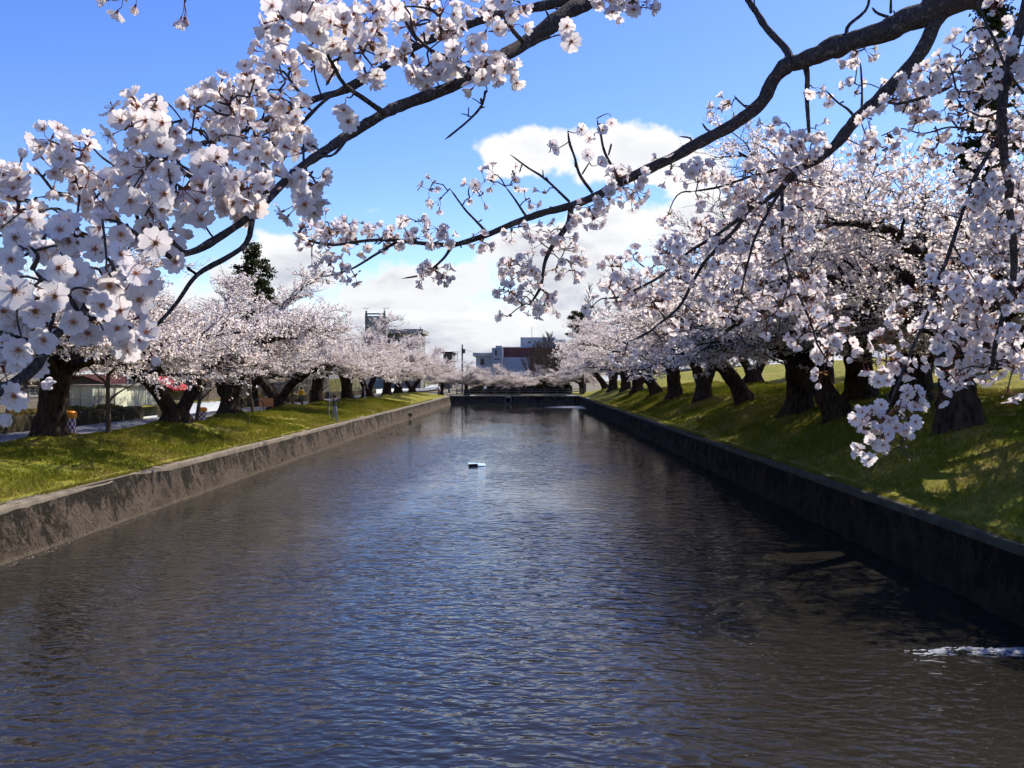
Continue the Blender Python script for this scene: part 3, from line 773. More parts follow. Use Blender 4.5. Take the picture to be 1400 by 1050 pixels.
M['brick'] = simple('red brown cladding', (0.13, 0.05, 0.045), 0.85, 0.25, 1.5, 0.2)
M['tan'] = simple('tan concrete', (0.26, 0.25, 0.215), 0.9, 0.15, 0.7, 0.2)
M['tan_dark'] = simple('weathered concrete', (0.17, 0.165, 0.145), 0.9, 0.2, 0.8, 0.2)

def far_building():
    # grey building with a red brown storey behind the far trees
    Y = 190.0
    def X(px): return P(px, 516, Y).x
    def Z(py): return P(700, py, Y).z
    o = empty('grey_building', (0, Y, 1.3)); tag(o, 'blue grey building with red brown upper storey beyond the far railing', 'building')
    def part(n, x0, x1, z0, z1, y0, y1, m):
        return MB().box((X(x0), y0, Z(z0) - 1.3), (X(x1), y1, Z(z1) - 1.3)).build(n, m, o)
    part('low_wing', 651, 673, 545, 487, -0.5, 12, M['grey_light']); r = part('roof_edge', 647, 675, 487, 482.5, -1.2, 12.5, M['grey_light'])
    part('stair_tower', 673, 688, 545, 476, -2, 10, M['grey_render']); part('tower_cap', 678, 687, 476, 473, -1.8, 8, M['grey_light'])
    part('lower_storeys', 688, 724, 545, 488.5, -1, 14, M['grey_render'])
    part('upper_storey', 687, 770, 488.5, 475, 1.5, 16, M['brick']); part('parapet', 686.5, 770.5, 475, 474, 1.3, 16.2, M['grey_light'])
    part('wing', 724, 775, 545, 488.6, 0.5, 15, M['brick'])
    pent = part('rooftop_block', 711.5, 760, 474, 460, 4, 14, M['grey_light']); part('rooftop_block', 744, 775, 474, 463, 6, 15, M['grey_light'])
    for (a, b) in ((722.5, 726), (735, 738)): window_part(o, X(a), X(b), Z(468.5) - 1.3, Z(466) - 1.3, 3.99)
    for (a, b, c, d) in ((657, 662, 499, 490), (677, 680, 486, 479), (676, 684, 492, 490.5)): window_part(o, X(a), X(b), Z(c) - 1.3, Z(d) - 1.3, -0.51 if a == 657 else -2.01)
    MB().tube([(X(727.5), 6, Z(460) - 1.3), (X(727.5), 6, Z(444) - 1.3)], 0.06, 6).build('antenna', M['frame'], o)
    MB().tube([(X(686.5), -2.2, Z(545) - 1.3), (X(686.5), -2.2, Z(476) - 1.3)], 0.12, 8).build('pipe', M['frame'], o)
far_building()

def tan_tower():
    Y = 150.0
    def X(px): return P(px, 516, Y).x
    def Z(py): return P(700, py, Y).z - 2.2
    o = empty('tan_tower', (0, Y, 2.2)); tag(o, 'tan rooftop tower with two corner piers above the left blossom', 'building')
    MB().box((X(500.5), 0.2, 0), (X(526), 5, Z(431.5))).build('wall', M['tan'], o)
    for a, b in ((499, 502), (524, 527)):
        MB().box((X(a), 0, 0), (X(b), 0.4, Z(428))).build('pier', M['tan_dark'], o)
        MB().box((X(a) + .05, 0.05, Z(428)), (X(b) - .05, 0.35, Z(424.8))).build('pier_cap', M['tan_dark'], o)
    MB().box((X(502), 0.1, Z(429.8)), (X(524), 0.35, Z(427.8))).build('beam', M['tan_dark'], o)
    window_part(o, X(510), X(516), Z(442), Z(438), 0.19)
    for a in (496, 523): MB().tube([(X(a), 0.5, Z(421)), (X(a + 9), 0.5, Z(420.5))], 0.05, 5).build('aerial', M['frame'], o)
    MB().tube([(X(501), 0.5, Z(425)), (X(501), 0.5, Z(420.5))], 0.04, 5).build('aerial_mast', M['frame'], o)
    MB().tube([(X(525.5), 0.5, Z(425)), (X(525.5), 0.5, Z(420.5))], 0.04, 5).build('aerial_mast', M['frame'], o)
    o2 = empty('flat_roofed_building', (0, Y, 2.2)); tag(o2, 'concrete flat roofed building with overhanging eave right of the tan tower', 'building')
    MB().box((X(528), 1, 0), (X(574), 8, Z(456))).build('wall', M['tan_dark'], o2)
    MB().box((X(530), -0.5, Z(455.8)), (X(578.5), 8.6, Z(450))).build('roof', M['tan'], o2)
    MB().tube([(X(573), 2, Z(450)), (X(573), 2, Z(446))], 0.1, 6).build('roof_vent', M['frame'], o2)
    for k in range(3): window_part(o2, X(545 + k * 9), X(551 + k * 9), Z(475), Z(463), 0.99)
    o3 = empty('dark_roofed_house', (0, Y + 10, 2.2)); tag(o3, 'house with thin dark flat roof left of the utility poles', 'house')
    MB().box((X(598) , 1, 0), (X(611), 8, Z(481))).build('wall', M['tan_dark'], o3)
    MB().box((X(594), 0, Z(480.8)), (X(612.5), 9, Z(478.5))).build('roof', M['bark'], o3)
tan_tower()

M['pole'] = simple('concrete pole', (0.10, 0.10, 0.105), 0.8, 0.15, 3, 0.1)
def utility_poles():
    Y = 160.0
    tops = []
    for i, (px, top, lb) in enumerate([(632, 471, 'tall utility pole standing against the clouds'), (614, 482, 'short utility pole with a transformer frame left of the tall pole')]):
        b = P(px, 516, Y); t = P(px, top, Y)
        o = empty('utility_pole', (b.x, Y, 1.3)); tag(o, lb, 'utility pole')
        H = t.z - 1.3
        MB().tube([(0, 0, -0.3), (0, 0, H)], [0.19, 0.13], 10).build('pole', M['pole'], o)
        MB().box((-0.1, -0.75, H - 0.7), (0.1, 0.75, H - 0.55)).build('crossarm', M['pole'], o)
        if i == 0: MB().lathe([(0.0, 0), (0.26, 0.02), (0.26, 0.75), (0, 0.8)], (0.30, 0, H - 1.6), 12).build('transformer', M['pole'], o)
        else:
            f = MB(); f.tube([(0.5, 0, H - 1.6), (0.5, 0, H + 0.2), (1.5, 0, H + 0.2), (1.5, 0, H - 1.6), (0.5, 0, H - 1.6)], 0.05, 5); f.build('frame', M['pole'], o)
        tops.append(Vector((b.x, Y, 1.3 + H - 0.6)))
    e = P(672, 481.5, 189.0)
    for a, b, lb in ((tops[1], tops[0], 'overhead wire between the two utility poles'), (tops[0], e, 'overhead wire from the tall pole to the grey building')):
        t = np.linspace(0, 1, 14)[:, None]; p = np.array(a) * (1 - t) + np.array(b) * t; p[:, 2] -= 0.6 * 4 * (t * (1 - t))[:, 0]
        w = MB().tube(p - np.array(a), 0.025, 5).build('overhead_wire', M['pole']); w.location = a; tag(w, lb, 'wire')
utility_poles()

# ------------------------------------------------------------------ far railing, shrubs, culvert
M['rail'] = simple('weathered railing', (0.17, 0.14, 0.11), 0.85, 0.25, 5, 0.3)
def far_railing():
    y = END_Y + 0.75; o = empty('railing', (0, y, 1.3)); tag(o, 'brown post and rail fence along the far end of the canal', 'railing')
    x0, x1, n = -10.6, 9.0, 11
    pm = MB().box((-0.07, -0.07, 0), (0.07, 0.07, 1.05)).mesh('post', M['rail'])
    for k in range(n):
        p = link(bpy.data.objects.new('post', pm), o); p.location = (x0 + (x1 - x0) * k / (n - 1), 0, 0)
    for z in (0.28, 0.62, 0.98):
        MB().box((x0 - 0.15, -0.05 - 0.031, z - 0.055), (x1 + 0.15, -0.075 + 0.05, z + 0.055)).build('rail', M['rail'], o)
far_railing()
M['shrub'] = leafy('shrub leaves', (0.030, 0.032, 0.014), (0.075, 0.066, 0.030), 0.25)
M['straw_leaf'] = leafy('dry hedge leaves', (0.10, 0.085, 0.03), (0.23, 0.17, 0.05), 0.3)
def shrub(x, y, z, rx, ry, h, seed, label, m='shrub', group=None, fs=0.07):
    r = np.random.default_rng(seed); o = empty('shrub', (x, y, z)); tag(o, label, 'shrub', group)
    n = int(900 * max(1, rx * h)); d = r.normal(size=(n, 3)); d /= np.linalg.norm(d, axis=1, keepdims=True)
    d[:, 2] = np.abs(d[:, 2]); lump = 1 + 0.45 * fbm(d[:, 0] * 2 + seed, d[:, 1] * 2, d[:, 2] * 2)
    C = d * (r.random((n, 1)) ** 0.35) * lump[:, None] * np.array([rx, ry, h])
    v = blossom_faces(C, r, fs)
    link(bpy.data.objects.new('foliage', np_mesh('foliage', v.reshape(-1, 3), np.arange(4 * n).reshape(-1, 4), mats=[M[m]], attr={'tone': np.repeat(r.random(n), 4)})), o)
    T = TB()
    for k in range(7): b = bend((0, 0, -0.1), k * 0.9, 1.1, h * 0.85, 4, r, 0, 1.0); T.tube(b * np.array([max(.4, rx / h * .5), 1, 1]), rad(h, 0.03, 0.01, 5), 4)
    link(bpy.data.objects.new('stems', T.mesh('stems', M['bark_young'])), o)
SH = [(695, 2.2, 'dark shrub behind the railing below the grey building'), (712, 2.4, 'dark round shrub at the middle of the far railing'), (730, 2.6, 'dark shrub before the bare thicket'),
      (748, 2.8, 'tall dark shrub right of the far thicket'), (768, 2.6, 'dark shrub near the right end of the far railing'), (655, 1.6, 'low dark shrub behind the left half of the railing'), (675, 1.7, 'low dark shrub left of the railing middle')]
for i, (px, h, lb) in enumerate(SH):
    p = P(px, 530, 148 + (i % 3)); shrub(p.x, p.y, 1.28, 1.9, 1.2, h, 60 + i, lb, group='shrubs behind the far railing', fs=0.11)

def pipe_mouth(loc, R, rz, label, name='culvert_pipe'):
    o = empty(name, loc, rz); tag(o, label, 'culvert')
    MB().ring((0, -0.10, 0), R, R * 0.16, 'y', 24, 6).build('rim', M['tan_dark'], o, True)
    b = MB(); n = 24; vs = []
    for y in (-0.10, 0.35):
        for k in range(n): a = 2 * math.pi * k / n; vs.append((R * .92 * math.cos(a), y, R * .92 * math.sin(a)))
    b.add(vs, [(k, (k + 1) % n, n + (k + 1) % n, n + k) for k in range(n)] + [tuple(range(n, 2 * n))]); b.build('bore', M['soil'], o)
p = P(694.5, 546, END_Y - 0.05); pipe_mouth((p.x, END_Y - 0.12, 0.55), 0.50, 0, 'round dark culvert mouth in the wall at the far end')
pipe_mouth((-11.28, 88.0, 0.40), 0.22, math.pi / 2, 'small dark drain pipe in the sunlit left canal wall')

# pale flat slab lying just above the water before the far right corner
def flat_slab():
    r = np.random.default_rng(4)
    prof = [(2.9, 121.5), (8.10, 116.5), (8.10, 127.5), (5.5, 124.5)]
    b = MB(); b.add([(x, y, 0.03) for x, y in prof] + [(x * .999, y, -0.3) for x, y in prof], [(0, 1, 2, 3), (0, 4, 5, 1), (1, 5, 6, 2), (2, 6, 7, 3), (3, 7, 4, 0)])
    o = b.build('pale_slab', simple('pale slab surface', (0.42, 0.41, 0.38), 0.5, 0.2, 1.2, 0.1)); tag(o, 'pale flat wedge flush with the water at the far right wall', 'slab')
flat_slab()

# floating piece on the water
def float_board():
    p = P(652, 637, 41.0); o = empty('floating_board', (p.x, p.y, 0), 0.35); tag(o, 'small pale blue and dark board floating in mid canal', 'board')
    b = MB(); b.add([(-.42, -.18, -.03), (.40, -.14, -.04), (.44, .16, .02), (-.38, .2, .05), (-.42, -.18, .05), (.40, -.14, .02), (.44, .16, .09), (-.38, .2, .16)],
                    [(4, 5, 6, 7), (0, 4, 7, 3), (1, 2, 6, 5), (2, 3, 7, 6), (0, 1, 5, 4)])
    b.build('panel', simple('pale blue plastic', (0.42, 0.56, 0.66), 0.35, 0.15, 3, 0), o)
    MB().box((-.44, -.215, -.04), (-.02, -.182, .12)).build('dark_edge', simple('dark rubber', (0.02, 0.025, 0.03), 0.7, 0.2, 3, 0), o)
float_board()

# splash of the inflow at the right wall
def splash():
    r = np.random.default_rng(8)
    m, t, b = material('white water'); b.inputs['Base Color'].default_value = (0.20, 0.215, 0.245, 1); b.inputs['Roughness'].default_value = 0.65; b.inputs['Specular IOR Level'].default_value = 0.2
    # a torn sheet of white water: a lumpy strip that thins out to both sides, with fine drops above it
    nx, ny = 150, 26; X, Y = np.meshgrid(np.linspace(5.55, 8.12, nx), np.linspace(-0.34, 0.34, ny))
    env = np.clip((X - 5.55) / 0.9, 0, 1) ** 0.7 * np.exp(-(Y / (0.10 + 0.05 * (X - 5.5))) ** 2)
    h = 0.045 * (fbm(X * 9, Y * 22, 1.0, 4) * 1.6 + 0.12) * env + 0.02 * np.maximum(0, vnoise(X * 22, Y * 40, 3.0)) * env - 0.006
    v = np.stack([X, 13.35 + Y + 0.05 * np.sin(X * 4), h], -1).reshape(-1, 3)
    ii = np.arange(ny - 1)[:, None] * nx + np.arange(nx - 1)[None, :]; V, Q, n0 = [v], [np.stack([ii, ii + 1, ii + nx + 1, ii + nx], -1).reshape(-1, 4)], len(v)
    for k in range(170):
        s = r.random(); c = np.array([5.6 + 2.4 * s, 13.35 + r.normal(0, 0.12), abs(r.normal(0, 0.045)) + 0.012]); rr = r.uniform(0.002, 0.006)
        pts = np.array([c - (0, 0, rr), c - (0, 0, rr * .4), c + (0, 0, rr * .5), c + (0, 0, rr)])
        v, q = tube_arrays(pts, rr * np.array([.2, .9, .9, .2]), 5); V.append(v); Q.append(q + n0); n0 += len(v)
    o = link(bpy.data.objects.new('splash', np_mesh('splash', np.concatenate(V), np.concatenate(Q), mats=[m], smooth=True)))
    tag(o, 'streak of white splashing water beside the dark right wall', 'splash', kind='stuff')
    pipe_mouth((8.12, 13.35, 0.22), 0.11, -math.pi / 2, 'inflow pipe in the shaded right wall beside the splash')
splash()

# ------------------------------------------------------------------ beyond the road: low wall, fence, houses
M['low_stone'] = wall_stone('roadside stone', (0.155, 0.135, 0.11), (0.045, 0.038, 0.022), (0.155, 0.135, 0.11))
def low_wall(y0, y1, label):
    o = empty('roadside_wall', (-23.25, y0, 1.6)); tag(o, label, 'stone wall', 'low walls along the road')
    n = int((y1 - y0) / 0.3); a = np.linspace(0, y1 - y0, n); zs = np.array([-0.2, 0.1, 0.3, 0.5, 0.66, 0.74, 0.76]); xs = np.array([0.12, 0.12, 0.11, 0.1, 0.08, 0.0, -0.4])
    A, K = np.meshgrid(a, np.arange(len(zs)))
    rel = 0.07 * fbm(A * 1.2 + y0, zs[K] * 2.5, 2.0)
    v = np.stack([xs[K] + rel * (K < 6), A, zs[K] + 0.03 * vnoise(A * .8, K)], -1)
    i = np.arange(len(zs) - 1)[:, None] * n + np.arange(n - 1)[None, :]
    q = np.stack([i, i + n, i + n + 1, i + 1], -1).reshape(-1, 4)[:, ::-1]
    link(bpy.data.objects.new('stone_face', np_mesh('stone_face', v.reshape(-1, 3), q, mats=[M['low_stone']], smooth=True)), o)
low_wall(20, 53.5, 'mossy low stone wall beyond the road behind the nearest trunks'); low_wall(68, 138, 'low stone wall beyond the road behind the farther trunks')
low_wall(55.5, 58.5, 'short low wall before the pale green shed')
for i, (y, l) in enumerate([(31, 'first'), (34.5, 'second'), (38, 'third'), (41.5, 'fourth'), (46, 'fifth'), (50, 'sixth'), (72, 'seventh'), (78, 'eighth'), (84, 'ninth')]):
    shrub(-23.75, y, 2.30, 0.45, 1.9, 0.28, 90 + i, l + ' patch of dry yellow growth on top of the roadside wall', 'straw_leaf', 'dry growth on the roadside wall', 0.05)

M['fence_metal'] = simple('rusty pale fence steel', (0.36, 0.27, 0.22), 0.6, 0.25, 5, 0.1)
M['wire'] = simple('galvanised wire', (0.30, 0.28, 0.26), 0.6, 0.2, 5, 0)
def fence(y0, y1, label, h=1.45, sp=2.0):
    o = empty('wire_fence', (-24.2, y0, 2.25)); tag(o, label, 'fence', 'wire fences beyond the road')
    n = int((y1 - y0) / sp); pm = MB().tube([(0, 0, -0.1), (0, 0, h)], 0.035, 6).mesh('post', M['fence_metal'])
    sm = MB().tube([(0, 0, h), (0.75, 0.0, 0.02)], 0.025, 5).mesh('brace', M['fence_metal'])
    for k in range(n + 1):
        p = link(bpy.data.objects.new('post', pm), o); p.location = (0, k * sp, 0)
        if k % 4 == 1: p = link(bpy.data.objects.new('brace', sm), o); p.location = (-0.76, k * sp, 0)
    for z in (h - 0.02, h * .5, 0.06): MB().tube([(0.045, 0, z), (0.045, n * sp, z)], 0.02, 5).build('rail', M['fence_metal'], o)
    T = TB(); L = n * sp
    for y in np.arange(0.1, L, 0.12): T.tube(np.array([(0.06, y, 0.05), (0.06, y, h)]), np.array([.007, .007]), 3)
    for z in np.arange(0.15, h, 0.12): T.tube(np.array([(0.066, 0, z), (0.066, L, z)]), np.array([.007, .007]), 3)
    tag(link(bpy.data.objects.new('wire_mesh', T.mesh('wire_mesh', M['wire'])), o), kind='stuff')
fence(22, 52, 'rusty wire mesh fence on the roadside wall behind the nearest trunks'); fence(66, 138, 'wire mesh fence with pale posts beyond the road behind the farther trunks', 2.0, 1.5)

M['red_roof'] = simple('red metal roof', (0.42, 0.045, 0.05), 0.45, 0.12, 1.5, 0.05)
M['maroon_roof'] = simple('dark red roof', (0.075, 0.016, 0.013), 0.6, 0.2, 1.5, 0.1)
M['wood_wall'] = simple('grey brown boarding', (0.15, 0.125, 0.105), 0.85, 0.25, 3, 0.3)
M['cream'] = simple('pale green tile wall', (0.62, 0.64, 0.50), 0.5, 0.08, 1.2, 0.1)
M['cream2'] = simple('pale grey sheet wall', (0.42, 0.44, 0.38), 0.6, 0.1, 1.2, 0.1)
def house(name, label, x, y, z, wx, wy, eave, ridge, wallm, roofm, ridge_axis='y', over=0.45):
    o = empty(name, (x, y, z)); tag(o, label, 'house')
    MB().box((-wx / 2, -wy / 2, -0.2), (wx / 2, wy / 2, eave)).build('wall', wallm, o)
    b = MB(); X, Yh, t = wx / 2 + over, wy / 2 + over, 0.12
    if ridge_axis == 'y': sec = [(-X, eave - 0.1), (0, ridge), (X, eave - 0.1)]
    else: sec = [(-Yh, eave - 0.1), (0, ridge), (Yh, eave - 0.1)]
    H = Yh if ridge_axis == 'y' else X
    vs = []
    for e in (-H, H):
        for (u, zz) in sec + [(u, zz - t) for (u, zz) in sec]:
            vs.append((u, e, zz) if ridge_axis == 'y' else (e, u, zz))
    rf = b.add(vs, [(0, 1, 7, 6), (1, 2, 8, 7), (3, 9, 10, 4), (4, 10, 11, 5), (0, 6, 9, 3), (2, 5, 11, 8), (0, 3, 4, 1), (1, 4, 5, 2), (6, 7, 10, 9), (7, 8, 11, 10)]).build('roof', roofm, o)
    s = MB()                                                   # standing seams / tile rows on the slope
    for k in range(int(2 * H / 0.45)):
        e = -H + 0.2 + k * 0.45
        for (u0, z0), (u1, z1) in ((sec[0], sec[1]), (sec[1], sec[2])):
            a, c = ((u0, e, z0 + .012), (u1, e, z1 + .012)) if ridge_axis == 'y' else ((e, u0, z0 + .012), (e, u1, z1 + .012))
            s.tube([a, c], 0.022, 4)
    s.build('roof_seams', roofm, rf)
    if ridge_axis == 'x': tri = [(X - over, -Yh + over, eave), (X - over, 0, ridge - 0.12), (X - over, Yh - over, eave)]
    g = MB()
    if ridge_axis == 'y': g.add([(-wx / 2, -wy / 2 + .01, eave), (wx / 2, -wy / 2 + .01, eave), (0, -wy / 2 + .01, ridge - t - .05)], [(0, 1, 2)])
    else: g.add([(wx / 2 - .01, -wy / 2, eave), (wx / 2 - .01, wy / 2, eave), (wx / 2 - .01, 0, ridge - t - .05)], [(0, 1, 2)])
    g.build('gable', wallm, o)
    for k in range(max(1, int(wy / 3))):
        yy = -wy / 2 + 1.5 + k * 3
        f = MB(); f.box((wx / 2 - .02, yy - .65, .8), (wx / 2 + .05, yy + .65, 1.9)); w = f.build('window', M['frame'], o)
        MB().box((wx / 2 + .051, yy - .57, .88), (wx / 2 + .056, yy - .03, 1.82)).build('pane', M['glass'], w)
        MB().box((wx / 2 + .051, yy + .03, .88), (wx / 2 + .056, yy + .57, 1.82)).build('pane', M['glass'], w)
    return o
house('red_roofed_house', 'house with bright red metal roof seen through the V tree', -27.9, 66.5, 2.2, 3.4, 3.0, 1.15, 2.15, M['wood_wall'], M['red_roof'], 'y')
house('maroon_roofed_house', 'low house with dark maroon roof behind the wire fence', -28.6, 59.5, 2.2, 5, 5.0, 1.2, 2.1, M['wood_wall'], M['maroon_roof'], 'y')
house('grey_boarded_house', 'grey boarded house behind the fence at the left edge', -30.6, 49.5, 2.2, 5, 7.0, 1.9, 3.0, M['wood_wall'], M['tan_dark'], 'y')
house('long_boarded_house', 'long grey brown house behind the farther wire fence', -30.0, 83, 2.2, 6, 18.0, 3.3, 4.9, M['wood_wall'], M['maroon_roof'], 'y')
house('far_boarded_house', 'grey house behind the fence near the far end of the road', -29.5, 112, 2.2, 6, 16.0, 3.2, 4.8, M['tan_dark'], M['tan_dark'], 'y')

def pale_shed():
    o = empty('pale_shed', (-25.2, 58.0, 1.6)); tag(o, 'pale green flat roofed shed with gridded walls beyond the road', 'shed')
    W = MB().box((-3.2, -3.0, -0.1), (-0.02, 3.2, 1.95)).build('wall', M['cream2'], o)
    panel = MB().box((-0.008, -0.235, -0.235), (0.008, 0.235, 0.235)).mesh('panel', M['cream'])
    for i in range(12):
        for j in range(4):
            c = link(bpy.data.objects.new('panel', panel), W); c.location = (0.0, -2.75 + i * 0.5, 0.25 + j * 0.48)
    pf = MB().box((-0.235, -0.008, -0.235), (0.235, 0.008, 0.235)).mesh('panel', M['cream'])
    for i in range(6):
        for j in range(4):
            c = link(bpy.data.objects.new('panel', pf), W); c.location = (-2.85 + i * 0.5, -3.01, 0.25 + j * 0.48)
    MB().box((-3.4, -3.2, 1.953), (0.2, 3.4, 2.06)).build('roof', M['tan_dark'], o)
    MB().box((0.01, 0.55, 0.0), (0.035, 1.45, 1.8)).build('door', M['cream2'], o)
    q = empty('white_panel_fence', (-24.6, 50.0, 1.6)); tag(q, 'short run of cream panel wall between the V tree and the shed', 'panel wall')
    pm = MB().box((-0.03, -0.70, 0.45), (0.03, 0.70, 1.85)).mesh('panel', M['cream'])
    for k in range(3): c = link(bpy.data.objects.new('panel', pm), q); c.location = (0, 0.8 + k * 1.46, 0)
    MB().box((-0.12, 0.0, -0.1), (0.12, 4.6, 0.445)).build('base', M['low_stone'], q)
pale_shed()

# ------------------------------------------------------------------ small things on the left bank
M['orange'] = simple('orange cover', (0.85, 0.30, 0.02), 0.5, 0.1, 5, 0)
M['white'] = simple('white paint', (0.75, 0.72, 0.74), 0.5, 0.06, 5, 0)
M['purple'] = simple('purple check', (0.16, 0.03, 0.12), 0.5, 0.1, 5, 0)
def checked_drum(px, py, Y, label, s=(1, 1, 1)):
    p = P(px, py, Y); o = empty('checked_drum', (p.x, p.y, height(p.x, p.y) - 0.02)); o.scale = s; tag(o, label, 'drum', 'orange topped checked drums')
    MB().lathe([(0.10, 0), (0.26, 0.02), (0.26, 0.10), (0.30, 0.14)], n=20).build('foot', M['orange'], o, True)
    n = 12
    for j in range(4):                                           # checks: squares of the sheet wrapped round the drum
        for k in range(n):
            a0, a1 = 2 * math.pi * k / n, 2 * math.pi * (k + 1) / n; z0 = 0.14 + j * 0.15; b = MB(); vs = []
            for z in (z0, z0 + 0.15):
                for a in (a0, (a0 + a1) / 2, a1):
                    R = 0.30 + 0.03 * (z - 0.14) / 0.6; vs.append((R * math.cos(a), R * math.sin(a), z))
            b.add(vs, [(0, 1, 4, 3), (1, 2, 5, 4)]).build('check', M['purple'] if (j + k) % 2 else M['white'], o)
    MB().lathe([(0.33, 0.74), (0.40, 0.75), (0.42, 0.80), (0.40, 0.92), (0.34, 0.99), (0.20, 1.02), (0.0, 1.02)], n=20).build('orange_cover', M['orange'], o, True)
checked_drum(97, 598, 32.5, 'checked drum with orange cover at the foot of the very stout trunk', (0.52, 0.52, 0.92))
checked_drum(276, 573, 46.5, 'checked drum with orange cover beside the slim pole-like stem', (0.68, 0.68, 0.76))

M['stake'] = simple('wooden stake', (0.10, 0.075, 0.05), 0.9, 0.2, 8, 0.2)
for (px, py, Y, h, lb) in [(339, 585, 46, 0.55, 'short dark wooden stake in the grass before the fourth tree'), (447, 570, 60, 0.7, 'short wooden stake beside the thin pale pole')]:
    p = P(px, py, Y); o = MB().tube([(0, 0, -0.15), (0.02, 0, h)], [0.04, 0.035], 7).build('wooden_stake', M['stake']); o.location = (p.x, p.y, height(p.x, p.y)); tag(o, lb, 'stake')
p = P(450, 568, 61); o = MB().tube([(0, 0, -0.15), (0.03, 0, 1.9)], 0.022, 7).build('pale_pole', M['frame']); o.location = (p.x, p.y, height(p.x, p.y)); tag(o, 'thin pale pole left of the standing photographer', 'pole')
p = P(353, 566, 58); o = empty('green_hoop', (p.x, p.y, height(p.x, p.y)), 0.4); tag(o, 'dark green metal hoop barrier at the roadside', 'hoop')
a = np.linspace(0, math.pi, 14); MB().tube(np.stack([0.35 * np.cos(a), 0 * a, 0.35 + 0.55 * np.sin(a)], -1), 0.035, 7).build('hoop', simple('green steel', (0.01, 0.07, 0.06), 0.5, 0.1, 4, 0), o)
for s in (-.35, .35): MB().tube([(s, 0, -0.15), (s, 0, 0.35)], 0.0345, 7).build('leg', simple('green steel leg', (0.01, 0.07, 0.06), 0.5, 0.1, 4, 0), o)
p = P(364, 562, 63); o = empty('orange_barrier', (p.x, p.y, height(p.x, p.y) + 0.0), 0.2); tag(o, 'orange traffic board on two legs beside the green hoop', 'barrier')
MB().box((-0.5, -0.02, 0.35), (0.5, 0.02, 0.95)).build('board', simple('faded orange', (0.55, 0.22, 0.08), 0.6, 0.15, 4, 0), o)
for s in (-.4, .4): MB().tube([(s, 0.05, -0.1), (s, 0.03, 1.0)], 0.025, 6).build('leg', M['frame'], o)
for (px, Y, lb) in [(563.5, 96, 'left')]: pass

